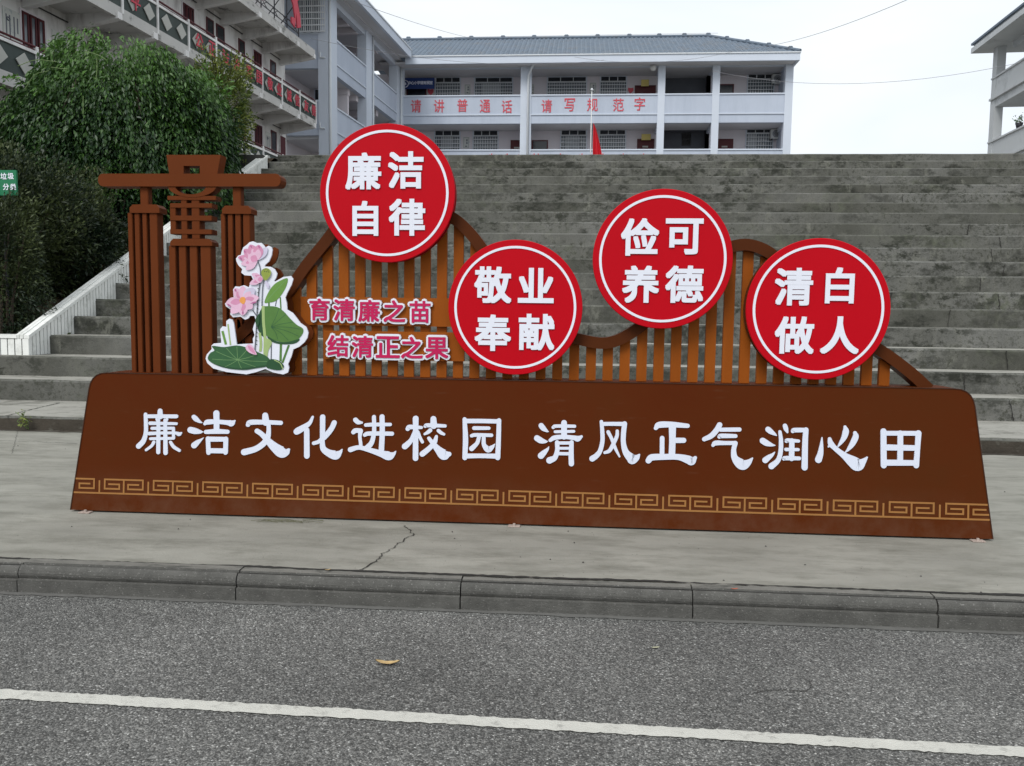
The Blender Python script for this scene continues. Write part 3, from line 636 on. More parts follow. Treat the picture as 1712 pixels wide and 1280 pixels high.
# ---- gate ornament at the left
YG = 4.90; TH = .075
def rect(px0, py0, px1, py1, name, m=M_gate, y=YG, th=TH, bev=.004, cham=0):
    a, b = atY(px0, (py0+py1)/2, y), atY(px1, (py0+py1)/2, y); t, u = atY((px0+px1)/2, py0, y), atY((px0+px1)/2, py1, y)
    x0, x1, z1, z0 = a.x, b.x, t.z, u.z
    if cham:
        c = cham; pts = [(x0, y, z0), (x1, y, z0), (x1, y, z1-c), (x1-c, y, z1), (x0+c, y, z1), (x0, y, z1-c)]
        return MB().prism(pts, (0, th, 0)).build(name, m, sign)
    return MB().box(x0, x1, y, y+th, z0, z1).build(name, m, sign, bevel=bev)
zbase = 640
for cap, sl_, nk in (((216.6, 341.5, 266.3, 355.5), ((216.8,224.6),(228,236.2),(241,248.4),(253,266)), (234.2, 311, 247.8, 343)),
                    ((371, 343.5, 419.8, 357), ((371.2,378.4),(382.8,391),(395,404.2),(408,419.6)), (389, 311, 403, 345)),
                    ((284.2, 398.8, 354.4, 410.5), ((284.4,295.6),(301,313),(319,331.6),(337,354.2)), None)):
    rect(*cap, 'post_cap', cham=.02, th=TH+.02, y=YG-.01)
    for a, b in sl_: rect(a, cap[3], b, zbase, 'post_slat', bev=.003)
    pa = rect(cap[0]+1.5, cap[3]+.5, cap[2]-2, zbase, 'post_back', y=YG+.095, th=.012, bev=0) if nk and False else None
    if nk: rect(*nk, 'neck', bev=.003, th=.05, y=YG+.012)
# crossbeam with rounded ends
a, b = atY(165.5, 300.5, YG), atY(470.5, 300.5, YG); zc = (atY(318, 290.5, YG).z+atY(318, 311.8, YG).z)/2; hh = (atY(318, 290.5, YG).z-atY(318, 311.8, YG).z)/2
pts = []
for sgn, xe in ((-1, a.x), (1, b.x)):
    for t in np.linspace(90, -90, 7): pts.append((xe-sgn*hh*.75+sgn*hh*.75*math.cos(R(t)), zc+sgn*hh*math.sin(R(t))*1.0))
pts2 = [(p[0], YG-.012, p[1]) for p in pts]
MB().prism(pts2, (0, TH+.024, 0)).build('crossbeam', M_gate, sign)
# trapezoid with a rectangular hole, made of four pieces
def poly(pp, name='ornament_piece', y=YG-.006, th=TH+.01, m=M_gate):
    return MB().prism([atY(*q, y) for q in pp], (0, th, 0)).build(name, m, sign)
poly([(278,258.5),(369,258.5),(365.5,277),(280.8,277)]); poly([(280.8,277),(306.8,277),(306.8,290.4),(283,290.4)]); poly([(334,277),(365.5,277),(363,291),(334,291)])
# bowl under the beam, outer and inner arcs
o_, i_ = [], []
for t in np.linspace(180, 360, 19): o_.append((321+41*math.cos(R(t)), 309-20.5*math.sin(R(t)))); i_.append((318.5+25.5*math.cos(R(t)), 311-13.5*math.sin(R(t))))
mb = MB(); y_ = YG-.006; n = len(o_); vs = [atY(*q, y_) for q in o_]+[atY(*q, y_) for q in i_]; vs += [v+Vector((0, TH, 0)) for v in vs]
fs = []
for i in range(n-1): fs += [(i, i+1, n+i+1, n+i), (2*n+i, 3*n+i, 3*n+i+1, 2*n+i+1), (i, 2*n+i, 2*n+i+1, i+1), (n+i, n+i+1, 3*n+i+1, 3*n+i)]
fs += [(0, n, 3*n, 2*n), (n-1, 3*n-1, 4*n-1, 2*n-1)]
mb.add(vs, fs).build('ornament_bowl', M_gate, sign)
for q in ((279.6,327,361,334.3),(284.2,339.3,354.4,347.2),(284.2,360,354,368.7),(284.2,383,354,391.2)): rect(*q, 'ornament_bar', bev=.002, y=YG-.004, th=TH+.006)
for q in ((284.4,340,293.8,391),(303,333,312.6,399),(320.5,333,333.5,399)): rect(*q, 'ornament_bar', bev=.002)
# bar linking the posts to the fence behind the lotus
# ---- lotus cut-out
YLT = 4.80; LO = (330, 390); LS = 5.12
def lp(x, y, Y=YLT): return atY(LO[0]+x/LS, LO[1]+y/LS, Y)
outl = [(330,215),(348,190),(372,182),(380,150),(392,120),(428,92),(445,75),(475,67),(510,82),(545,80),(570,105),(580,122),(608,105),(634,118),(641,142),(634,190),(612,240),(582,265),(572,282),(625,285),(660,305),(682,345),(672,380),(655,405),(665,412),(735,372),(800,364),(820,390),(805,440),(768,510),(752,550),(765,600),(768,652),(815,680),(838,708),(880,765),(932,802),(949,850),(940,895),(915,932),(870,970),(820,992),(805,1050),(775,1120),(785,1150),(775,1190),(735,1207),(650,1190),(582,1160),(500,1188),(420,1206),(250,1186),(135,1155),(85,1110),(70,1070),(80,1035),(122,990),(120,960),(140,942),(205,936),(198,860),(194,820),(215,795),(248,800),(247,750),(272,730),(300,738),(312,770),(336,950),(400,945),(478,942),(474,900),(490,870),(474,820),(485,780),(500,745),(488,705),(450,705),(435,728),(408,738),(370,712),(305,718),(280,690),(292,655),(245,625),(235,600),(262,580),(310,545),(305,480),(325,452),(360,455),(398,443),(440,462),(450,430),(478,398),(462,362),(405,358),(375,335),(384,305),(350,272),(335,240)]
lot = MB().prism([lp(*q) for q in outl], (0, .012, 0)).build('lotus_cutout', M_white, sign)
MB().prism([lp(*q) + Vector((0, .10, 0)) for q in outl], (0, .016, 0)).build('lotus_back_panel', M_gate, lot)
for q in ((480, 190), (600, 360), (420, 600), (300, 1080), (700, 1150), (750, 800)):
    p = lp(*q); MB().tube([p+Vector((0, .012, 0)), p+Vector((0, .10, 0))], .012, 8).build('spacer', M_metal, lot)
cols = {'pk': (.62,.27,.42), 'pk2': (.72,.46,.60), 'pk3': (.42,.13,.28), 'li': (.60,.56,.70), 'gr': (.085,.19,.045), 'gl': (.13,.27,.055), 'gd': (.022,.075,.03), 'gd2': (.035,.11,.042), 'or': (.75,.32,.08), 'st': (.10,.11,.13), 'lg': (.34,.45,.18), 'pod': (.27,.33,.06), 'blk': (.04,.05,.03), 'vein': (.16,.30,.12)}
LM = {k: mat('lotus_'+k, v, .45, .14, 14, 0, 8, .3) for k, v in cols.items()}
lay = [0]
def flat(pp, c, name, smooth=True):
    lay[0] += 1; u = .0008+lay[0]*.00012
    if smooth and len(pp) > 3:
        P = [(*q, 0) for q in pp]; P = P[-1:]+P+P[:2]; S = catmull(P, 4)[4:-4]; pp = [(q[0], q[1]) for q in S][:-1]
    vs = [lp(*q)-Vector((0, u, 0)) for q in pp]
    return MB().add(vs, [tuple(range(len(vs)))]).build(name, LM[c], lot)
def petal(b, t, w, c, name='petal', c2=None):
    b, t = np.array(b, float), np.array(t, float); d = t-b; nn = np.array([-d[1], d[0]])/np.linalg.norm(d)
    def shp(s, ws): return [tuple(b+d*.02)]+[tuple(b+d*f*s+nn*ws*k) for f, k in ((.25,.32),(.5,.5),(.75,.42))]+[tuple(b+d*s)]+[tuple(b+d*f*s-nn*ws*k) for f, k in ((.75,.42),(.5,.5),(.25,.32))]
    flat(shp(1, w), c, name)
    if c2: flat(shp(.72, w*.62), c2, 'petal_heart')
def line(pp, w, c, name='stem'):
    lay[0] += 1; u = .0008+lay[0]*.00012
    S, Lf, Rt, e, b = ribbon2d([(*q, w) for q in pp]); q_ = Lf+e+Rt[::-1]+b[::-1]
    m = len(S); vs = [lp(*q)-Vector((0, u, 0)) for q in Lf+Rt]
    MB().add(vs, [(i, i+1, m+i+1, m+i) for i in range(m-1)]).build(name, LM[c], lot)
line([(710,545),(716,660)], 12, 'gr'); line([(680,560),(668,622)], 8, 'st'); line([(612,570),(614,640)], 14, 'gr')
line([(716,945),(712,1095)], 20, 'gr'); line([(784,955),(760,1020),(728,1108)], 18, 'gr'); line([(634,945),(632,1085)], 9, 'st'); line([(215,835),(245,950)], 20, 'gl', 'blade'); line([(262,775),(284,955)], 12, 'lg', 'blade')
flat([(575,590),(600,520),(645,450),(700,408),(772,384),(762,450),(720,525),(670,578),(610,592)], 'gl', 'leaf'); line([(590,580),(680,480),(765,392)], 4, 'vein', 'vein')
flat([(515,800),(520,720),(550,650),(560,800),(575,860),(590,905),(540,860)], 'gd', 'leaf')
flat([(552,632),(620,622),(690,632),(745,672),(790,722),(850,780),(902,812),(905,850),(875,895),(850,915),(800,935),(720,930),(640,905),(590,870),(565,800),(555,700)], 'gr', 'leaf')
flat([(600,880),(680,922),(760,930),(850,908),(878,905),(850,935),(790,948),(700,946),(630,922)], 'gd', 'leaf_rim')
for t_ in ((700, 640), (760, 690), (820, 760), (890, 820), (870, 880), (780, 915), (690, 905)): line([(632, 800), ((632+t_[0])/2+8, (800+t_[1])/2-8), t_], 4, 'gd2', 'vein')
line([(535,850),(545,940),(540,1010)], 22, 'lg'); line([(565,620),(568,760),(580,900),(578,1035)], 24, 'lg'); flat([(580,900),(640,930),(610,1000),(598,1060),(575,1030)], 'lg', 'stem')
flat([(92,1075),(110,1025),(148,1000),(128,962),(230,972),(340,958),(430,978),(520,1015),(600,1055),(628,1100),(590,1138),(500,1152),(400,1168),(260,1155),(150,1120)], 'gd2', 'leaf')
flat([(150,1120),(260,1140),(400,1150),(590,1125),(590,1140),(500,1154),(400,1168),(260,1155)], 'gd', 'leaf_rim')
for t_ in ((130, 1075), (165, 1010), (250, 980), (340, 968), (430, 990), (520, 1035), (600, 1095), (500, 1140), (380, 1155), (240, 1140)): line([(348, 1082), ((348+t_[0])/2, (1082+t_[1])/2+4), t_], 4, 'vein', 'vein')
flat([(592,1140),(618,1080),(690,1084),(742,1130),(712,1168),(640,1162)], 'gd', 'leaf'); line([(660,1082),(710,1110),(735,1160)], 8, 'lg')
line([(520,235),(540,300),(545,380)], 8, 'st'); line([(545,380),(530,480),(515,640),(508,800),(495,1000)], 9, 'st'); line([(572,395),(560,480),(555,620)], 8, 'st'); line([(475,655),(500,690),(518,720)], 8, 'st')
for yy in range(470, 980, 34): line([(518-(yy-640)*.03-7, yy), (518-(yy-640)*.03+8, yy+4)], 6, 'blk', 'thorn')
flat([(500,740),(530,690),(535,760),(515,800)], 'gd', 'leaf')
# top flower
for t_, w, c, c2 in (((602,118),62,'li',None),((352,204),64,'pk','pk2'),((378,262),66,'pk2','pk'),((420,312),56,'pk2',None),((402,138),84,'pk','pk2'),((455,97),92,'pk','pk2'),((530,98),86,'pk','pk2'),((440,190),100,'pk2','pk')): petal((520,232), t_, w, c, c2=c2)
for t_ in ((372,204),(405,145),(460,103),(527,106)): petal((np.array(t_)+np.array((12, 22))), t_, 12, 'pk3', 'petal_tip')
for t_, w in (((470,345),46),((452,432),52),((505,400),60)): petal((568,388), t_, w, 'pk2', c2='pk')
petal((588,400),(615,470),26,'li')
flat([(552,340),(560,312),(592,297),(625,310),(636,338),(620,375),(590,403),(568,385)], 'pod', 'seed_pod')
for q in ((575,312),(592,305),(610,314),(582,325),(600,328),(617,330)): flat([(q[0]-4,q[1]-3),(q[0]+4,q[1]-3),(q[0]+4,q[1]+3),(q[0]-4,q[1]+3)], 'blk', 'seed')
# lower flower
for t_, w, c, c2 in (((325,470),80,'pk2','pk'),((395,450),74,'pk2',None),((492,468),88,'li','pk2'),((532,548),74,'pk2','pk'),((478,642),80,'pk2',None),((395,702),84,'pk2','pk'),((296,684),84,'pk2',None),((250,600),84,'pk2','pk')): petal((395,575), t_, w, c, c2=c2)
for a, b in (((300,628),(262,602)),((460,600),(515,585)),((398,660),(395,695)),((340,500),(328,474))): petal(a, b, 14, 'pk3', 'petal_tip')
flat([(368,570),(385,545),(415,550),(418,585),(400,605),(375,590)], 'or', 'stamen')
flat([(420,975),(445,946),(475,958),(500,1000),(514,1036),(470,1028),(435,1005)], 'pk2', 'fallen_petal'); petal((508,1034),(440,960),30,'pk')
# brown strut behind the lotus
MB().prism([atY(*q, YS-.03) for q in ((393,556),(424,538),(432,552),(397,572))], (0, .04, 0)).build('strut', M_frame, sign)

# ================================================================== school buildings
class Fr:                              # a building's own frame: s along the facade, w out of it (to the right), z up
    def __init__(s, O, ang):
        s.O = Vector((O[0], O[1], 0)); s.u = Vector((math.sin(ang), math.cos(ang), 0)); s.n = Vector((math.cos(ang), -math.sin(ang), 0))
    def P(s, a, w, z): return s.O+s.u*a+s.n*w+Vector((0, 0, z))
    def hit(s, px, py, w=0.):
        p = hit(px, py, s.O+s.n*w, s.n); return (p-s.O).dot(s.u), p.z
    def box(s, mb, a0, a1, w0, w1, z0, z1): return mb.box(a0, a1, w0, w1, z0, z1, s.P)
def bars(mb, F, a0, a1, w, z0, z1, nv, nh, t=.012):
    for i in range(nv+1): q = a0+(a1-a0)*i/nv; F.box(mb, q-t/2, q+t/2, w-t/2, w+t/2, z0, z1)
    for i in range(nh+1): q = z0+(z1-z0)*i/nh; F.box(mb, a0, a1, w-t*.9, w+t*.9, q-t*.8, q+t*.8)
    return mb
YM = 46.0
F0 = Fr((0, YM), R(90)); F0.n = Vector((0, -1, 0)); F0.u = Vector((1, 0, 0))       # main block: s = x, w = towards the camera
zM = lambda py, px=900, w=0: F0.hit(px, py, w)[1]
xM = lambda px, py=180, w=0: F0.hit(px, py, w)[0]
sch = empty('school_building', (0, YM, ZTOP), label='pale blue school building with grey tiled roof and red lettering above the stairs', cat='building')
Z_F_T, Z_F_B = zM(92.5), zM(104.5); Z_BEAM = zM(112.5); Z_R3 = zM(158.5); Z_L3 = zM(190.5); Z_B3 = zM(206); Z_R2 = zM(250); Z_L2 = zM(282); Z_B2 = zM(297)
xL, xR = xM(668), xM(1324); WB = -1.9
cols = [(870, 888), (1099, 1111), (1190, 1202), (1311, 1324)]
cx = [(xM(a), xM(b)) for a, b in cols]
for a, b in cx: F0.box(MB(), a, b, -.40, .05, ZTOP, Z_F_B+.01).build('column', M_blue2, sch)
F0.box(MB(), xL-.05, xL+.22, -.4, .03, ZTOP, Z_F_B).build('column', M_blue2, sch)
spans = [(xL+.22, cx[0][0]), (cx[0][1], cx[1][0]), (cx[1][1], cx[2][0]), (cx[2][1], cx[3][0])]
for (a, b) in spans:
    for zr, zl, zb_ in ((Z_R3, Z_L3, Z_B3), (Z_R2, Z_L2, Z_B2)):
        F0.box(MB(), a, b, -.16, 0, zl, zr-.05).build('parapet_panel', M_blue, sch)
        F0.box(MB(), a, b, -.20, .05, zr-.05, zr+.02).build('parapet_rail', M_blue2, sch)
        F0.box(MB(), a, b, -.20, .045, zl-.06, zl).build('ledge', M_blue2, sch)
        F0.box(MB(), a, b, -.25, -.005, zb_, zl-.06).build('edge_beam', M_blue, sch)
    F0.box(MB(), a, b, -.3, -.02, Z_BEAM, Z_F_B).build('edge_beam', M_blue2, sch)
for zb_ in (Z_B3, Z_B2): F0.box(MB(), xL, xR, WB, -.25, zb_+.02, zb_+.18).build('floor_slab', M_ceil, sch)
F0.box(MB(), xL, xR, -6, -.02, Z_F_B-.02, Z_F_B+.06).build('ceiling', M_ceil, sch)
xs0, xs1 = cx[1][1], cx[2][0]
wl = MB(); F0.box(wl, xL-2, xs0, WB-.25, WB, ZTOP, Z_F_B); F0.box(wl, xs1, xR, WB-.25, WB, ZTOP, Z_F_B); wl.build('inner_wall', M_swall, sch)
F0.box(MB(), xR-.3, xR, -8, -.4, ZTOP, Z_F_B).build('end_wall', M_blue, sch)
# beams on the gallery ceiling
for (a, b) in cx: 
    for zb_ in (Z_F_B-.25, Z_B3-.2, Z_B2-.2): F0.box(MB(), a+.05, b-.05, WB, -.3, zb_, zb_+.27).build('cross_beam', M_blue2, sch)
# stairwell recess
M_well = mat('stairwell_dark', (.10,.105,.12), .9, .1, 2)
mb = MB(); F0.box(mb, xs0-.2, xs0, -7, WB, ZTOP, Z_F_B); F0.box(mb, xs1, xs1+.2, -7, WB, ZTOP, Z_F_B)
WW = -2.4; hx0, hx1 = xM(1140, 230, WW), xM(1155, 230, WW); hz1, hz0 = Z_B3-.03, zM(243, 1147, WW)
F0.box(mb, xs0, hx0, WW-.2, WW, ZTOP, Z_F_B); F0.box(mb, hx1, xs1, WW-.2, WW, ZTOP, Z_F_B); F0.box(mb, hx0, hx1, WW-.2, WW, hz1, Z_F_B); F0.box(mb, hx0, hx1, WW-.2, WW, ZTOP, hz0)
F0.box(mb, xs0, xs1, -6, WB, Z_B3, Z_B3+.2); F0.box(mb, xs0, xs1, -6, WB, Z_B2, Z_B2+.2)
mb.build('stairwell', M_well, sch)
bars(MB(), F0, hx0, hx1, WW+.02, hz0, hz1, 3, 2, .025).build('stairwell_grille', M_metal, sch)
# far back wall of the building so the roof stands on something
F0.box(MB(), xL-6, xs0, -8.2, -8, ZTOP, Z_F_B).build('rear_wall', M_blue, sch); F0.box(MB(), xs1, xR, -8.2, -8, ZTOP, Z_F_B).build('rear_wall', M_blue, sch)
# windows with white grilles
def swin(px0, px1, py0, py1, parent=sch, top=.34):
    x0, x1 = xM(px0, py0, WB), xM(px1, py0, WB); z1, z0 = zM(py0, (px0+px1)/2, WB), zM(py1+3, (px0+px1)/2, WB); zt = z1-(z1-z0)*top*.8
    w = MB()
    for q in ((x0-.06, x0, z0-.06, z1+.06), (x1, x1+.06, z0-.06, z1+.06), (x0, x1, z1, z1+.06), (x0, x1, z0-.06, z0)): F0.box(w, q[0], q[1], WB+.002, WB+.05, q[2], q[3])
    win = w.build('window', M_blue2, parent)
    g = MB(); F0.box(g, x0, x1, WB+.004, WB+.012, zt, z1); g.build('upper_pane', M_dark, win)
    g = MB(); F0.box(g, x0, x1, WB+.004, WB+.012, z0, zt); g.build('pane', M_glass, win)
    if random.random() < .7:
        a = x0+(x1-x0)*random.uniform(0, .3); b = a+(x1-x0)*random.uniform(.3, .6); g = MB(); F0.box(g, a, min(b, x1), WB+.0125, WB+.014, z0, zt-.05); g.build('blind', M_curt, win)
    g = MB(); nv = int((x1-x0)/.13); bars(g, F0, x0-.03, x1+.03, WB+.14, z0-.05, zt, nv, 4, .018)
    for i in range(4): q = x0+(x1-x0)*i/3; F0.box(g, q-.02, q+.02, WB+.012, WB+.03, zt, z1)
    F0.box(g, x0, x1, WB+.012, WB+.05, zt-.03, zt+.03)
    g.build('grille', M_bar, win)
for q in ((729,769,130,158),(794.5,856.5,130,157),(916,980,129,156),(1004.6,1047,128,156),(1251,1293.5,124,152)): swin(*q)
for q in ((727.6,768.5,218,249),(792,832,218,248.5),(938.6,980,217,248),(1003,1045.5,216,248),(1248.6,1292,213,246)): swin(*q)
def sdoor(px0, px1, py0, py1, m=M_dark, plate=True):
    x0, x1 = xM(px0, py0, WB), xM(px1, py0, WB); z1 = zM(py0, (px0+px1)/2, WB); z0 = z1-2.0
    d = F0.box(MB(), x0, x1, WB+.003, WB+.05, z0, z1).build('door', m, sch)
    for a, b, c, e in ((x0-.06, x0, z0, z1+.06), (x1, x1+.06, z0, z1+.06), (x0, x1, z1, z1+.06)): F0.box(MB(), a, b, WB+.002, WB+.07, c, e).build('door_frame', M_maroon, d)
    if plate: F0.box(MB(), (x0+x1)/2-.18, (x0+x1)/2+.14, WB+.05, WB+.06, z1-.42, z1-.33).build('name_plate', M_dia, d)
sdoor(681.6,711.5,148,158,M_dark,False); sdoor(1063,1094.5,144.5,156,M_maroon,False); sdoor(1202,1225,142.5,154,M_dark,False)
sdoor(855.5,874,236,250,M_maroon); sdoor(891,914.5,236,249,M_dark,False); sdoor(1067,1092,234,247,M_maroon); sdoor(1200,1224,234,247,M_maroon)
# rain pipes
def pipe(P, r, name='rain_pipe', parent=sch, m=M_pole): return MB().tube(P, r, 8).build(name, m, parent, smooth=True)
px_ = xM(883)+.02
pipe([F0.P(px_+.28, .45, Z_F_B-.05), F0.P(px_+.26, .40, Z_F_B-.2), F0.P(px_-.02, .16, Z_F_B-.75), F0.P(px_-.02, .16, ZTOP)], .07)
pipe([F0.P(xL+.12, .10, Z_F_B), F0.P(xL+.12, .10, ZTOP)], .06)
# roof: fascia, soffit and hipped tiled roof
ex1 = F0.hit(1338, 93, .9)[0]; exl = xL-1
ef = .9; zf1 = zM(92.5, 900, ef); zf0 = zM(104.5, 900, ef)
fa = MB(); F0.box(fa, exl+1.5, ex1, ef-.14, ef, zf0, zf1); F0.box(fa, ex1-.14, ex1, -9, ef-.14, zf0, zf1); fa.build('fascia', M_blue2, sch)
F0.box(MB(), exl, ex1-.14, -9, ef-.14, zf0+.05, zf0+.16).build('soffit', M_ceil, sch)
F0.box(MB(), exl+1.5, ex1+.03, ef-.2, ef+.05, zf1, zf1+.06).build('gutter_lip', M_pole, sch)
# slope under the tiles + ribs
wr = -4.0; zr_ = F0.hit(1000, 63.5, wr)[1]; xr = F0.hit(1184, 62, wr)[0]; xrl = F0.hit(655, 68, wr)[0]-2; z_e = zf1+.05
A_, B_, C_, D_ = F0.P(exl-1, ef, z_e), F0.P(ex1, ef, z_e), F0.P(xr, wr, zr_), F0.P(xrl, wr, zr_)
E_, G_ = F0.P(ex1, -9, z_e), F0.P(exl-1, -9, z_e)
MB().add([A_, B_, C_, D_, E_, G_], [(0, 1, 2, 3), (1, 4, 2), (4, 5, 3, 2)]).build('roof_deck', M_roof, sch)
rib = MB(); pit = .26; x = exl-1
def roof_z(w): return z_e+(zr_-z_e)*(ef-w)/(ef-wr)
while x < ex1-.1:
    wtop = wr if x < xr else ef-(ef-wr)*(ex1-x)/(ex1-xr)
    nseg = max(1, int((ef-wtop)/.36)); 
    for k in range(nseg):
        w0 = ef+.04-(ef-wtop)*k/nseg; w1 = ef-(ef-wtop)*(k+1)/nseg; lift = .03
        vs = []
        for (w, up) in ((w0, .060), (w1, .030)):
            for a, h in ((-.085, 0), (-.05, up*.8), (0, up), (.05, up*.8), (.085, 0)): vs.append(F0.P(x+a, w, roof_z(w)+h+.005))
        rib.add(vs, [(0, 1, 6, 5), (1, 2, 7, 6), (2, 3, 8, 7), (3, 4, 9, 8), (0, 4, 3, 2, 1)])
    x += pit
tag(rib.build('roof_tiles', M_roof, sch), kind='stuff')
rg = MB(); n = int((xr-xrl)/.3)
rg.tube([D_+Vector((0, 0, .06)), C_+Vector((0, 0, .06))], .09, 8); rg.tube([C_+Vector((0, 0, .06)), B_+Vector((0, 0, .06))], .09, 8)
rg.build('ridge_tiles', M_roof, sch)
for px in (683, 735, 788, 841, 893, 947, 999, 1052, 1102, 1144, 1184):
    p = F0.P(F0.hit(px, 66, wr)[0], wr, zr_+.1); MB().box(p.x-.13, p.x+.13, p.y-.08, p.y+.08, p.z-.05, p.z+.12).build('ridge_knob', M_roof, sch, bevel=.03)
for t in (.22, .45, .68, .9):
    p = C_.lerp(B_, t); MB().box(p.x-.12, p.x+.12, p.y-.08, p.y+.08, p.z, p.z+.2).build('ridge_knob', M_roof, sch, bevel=.03)
# red slogans on the third floor parapet
for chs, xs, ys in (('请讲普通话', (695.5, 734, 773, 811, 847.5), (177, 177, 176, 177, 178)), ('请写规范字', (914, 952.5, 990.5, 1034, 1069.5), (177, 175, 175, 175, 173.5))):
    for ch, px, py in zip(chs, xs, ys):
        a, z = F0.hit(px, py, .01); glyph(ch, .70, F0.P(a, .005, z), F0.u, (0, 0, 1), (0, -1, 0), .02, 'character', M_redpaint, sch, off=.008, round_=True, w=.58)
# tops of the red lettering on the parapet below, just clearing the stairs (drawn as plain red marks)
for px, w_ in ((822, .3), (848, .2), (871, .3), (893, .25), (900, .5), (937, .55), (973, .35), (1008, .2), (1042, .5), (1076, .12)):
    a, z = F0.hit(px, 257, .01); mb = MB()
    F0.box(mb, a-w_/2, a+w_/2, .003, .02, z-.12, z-.06); F0.box(mb, a-.03, a+.03, .003, .021, z-.5, z+.02); F0.box(mb, a-w_/2, a-w_/2+.05, .003, .022, z-.5, z-.03); F0.box(mb, a-w_/2, a+w_/2, .003, .023, z-.36, z-.31)
    mb.build('character', M_redpaint, sch)
# inner-wall posters, notices, banner, lamp, air conditioners: things of their own
def wallboard(px0, px1, py0, py1, name, m, label, cat, group=None, w=WB, dep=.03, marks=None):
    x0, x1 = xM(px0, py0, w), xM(px1, py0, w); z1, z0 = zM(py0, (px0+px1)/2, w), zM(py1, (px0+px1)/2, w)
    r = empty(name, F0.P((x0+x1)/2, w, z0), label=label, cat=cat, group=group)
    F0.box(MB(), x0, x1, w+.004, w+dep, z0, z1).build('panel', m, r)
    if marks:
        for (u0, u1, v0, v1, mm) in marks: F0.box(MB(), x0+(x1-x0)*u0, x0+(x1-x0)*u1, w+dep, w+dep+.004, z0+(z1-z0)*v0, z0+(z1-z0)*v1).build('print_block', mm, r)
    return r, x0, x1, z0, z1
M_ink = mat('ink_grey', (.16,.17,.20), .7)
pm = [(.15, .85, .04, .07, M_ink), (.15, .85, .93, .96, M_ink), (.12, .16, .04, .96, M_ink), (.84, .88, .04, .96, M_ink), (.5, .72, .62, .80, M_ink), (.5, .72, .40, .56, M_ink), (.35, .65, .14, .24, M_ink)]
for i, (q, lb) in enumerate((((776.5,787,141,158), 'framed calligraphy poster between the two left windows of the upper gallery'), ((888,893,141,158), 'narrow framed poster just right of the white rain pipe on the upper gallery'), ((985.6,997,138,156), 'framed calligraphy poster between the two windows above the red flag'), ((774,785,229,248), 'framed calligraphy poster between the two left windows of the lower gallery'))):
    wallboard(*q, 'poster', M_pos, lb, 'poster', 'calligraphy posters on the gallery wall', marks=pm)
bn, x0, x1, z0, z1 = wallboard(672, 726.5, 130, 148.5, 'blue_banner', M_navy, 'dark blue banner with round white emblem and white text in the upper gallery', 'banner', w=WB+.6)
wb = WB+.6+.03
for i, ch in enumerate('中心小学德育展室'):
    glyph(ch, .19, F0.P(x0+(x1-x0)*(.235+.095*i), wb+.002, z0+(z1-z0)*.55), F0.u, (0, 0, 1), (0, -1, 0), .004, 'character', M_white, bn, off=.02)
mb = MB(); ring = [F0.P(x0+(x1-x0)*.1+.19*math.cos(t), wb, z0+(z1-z0)*.47+.19*math.sin(t)) for t in np.linspace(0, 2*math.pi, 24)]
mb.tube(ring, .022, 6); mb.build('emblem_ring', M_white, bn); F0.box(MB(), x0+(x1-x0)*.1-.07, x0+(x1-x0)*.1+.07, wb, wb+.01, z0+(z1-z0)*.36, z0+(z1-z0)*.58).build('emblem', M_white, bn)
for q, lb in (((671.5, 681.5, 149, 158), 'pale notice board under the left end of the blue banner'), ((711.5, 727, 149, 158), 'pale notice board with a red shield beside the upper left door')):
    r, *_z = wallboard(*q, 'notice_board', M_pos, lb, 'notice board')
def shield(px, py, sz, lb):
    a, z = F0.hit(px, py, WB+.04); pts = [(-.5, .5), (0, .42), (.5, .5), (.5, 0), (.25, -.35), (0, -.5), (-.25, -.35), (-.5, 0)]
    o = MB().prism([F0.P(a+x*sz, WB+.06, z+y*sz) for x, y in pts], (0, .02, 0)).build('red_shield', M_redpaint, None); tag(o, lb, 'wall shield')
shield(720, 153.5, .34, 'small red shield poster at the right of the blue banner'); shield(1054.5, 151, .30, 'small red shield poster left of the maroon door in the upper gallery')
for q, lb in (((1072, 1085, 133, 144), 'yellow square plaque above the maroon door in the upper gallery'), ((1072.5, 1088, 224, 234), 'yellow square plaque above the maroon door in the lower gallery')):
    wallboard(*q, 'plaque', M_yel, lb, 'plaque', w=WB+.3, dep=.04)
# camera lamp under the eaves
a, z = F0.hit(1092, 112, .1); lm = empty('security_camera', F0.P(a, .1, z), label='white dome camera hanging under the eaves by the second column from the right', cat='camera')
MB().tube([F0.P(a, .1, z+.22), F0.P(a, .1, z+.05)], .05, 10).build('bracket', M_pole, lm); MB().tube([F0.P(a, .1, z+.08), F0.P(a, .1, z-.05), F0.P(a, .1, z-.16), F0.P(a, .1, z-.2)], [.15, .17, .13, .05], 14).build('dome', M_ac, lm, smooth=True)
def acunit(px, py, lb):
    a, z = F0.hit(px, py, WB+.4); r = empty('air_conditioner', F0.P(a, WB+.4, z-.3), label=lb, cat='air conditioner', group='outdoor air conditioning units on the school gallery')
    b = F0.box(MB(), a-.36, a+.36, WB+.08, WB+.38, z-.26, z+.26).build('casing', M_ac, r, bevel=.02)
    mb = MB(); 
    for rr in (.05, .11, .16, .205): mb.tube([F0.P(a-.08+rr*math.cos(t), WB+.395, z+rr*math.sin(t)) for t in np.linspace(0, 2*math.pi, 20)], .009, 5)
    mb.build('fan_guard', M_pole, r); 
    mb = MB(); mb.add([F0.P(a-.08+.2*math.cos(t), WB+.383, z+.2*math.sin(t)) for t in np.linspace(0, 2*math.pi, 24)[:-1]], [tuple(range(23))]); mb.build('fan_opening', M_metal, r)
    for q in (-.28, .28): F0.box(MB(), a+q-.02, a+q+.02, WB, WB+.4, z-.31, z-.265).build('bracket', M_metal, r)
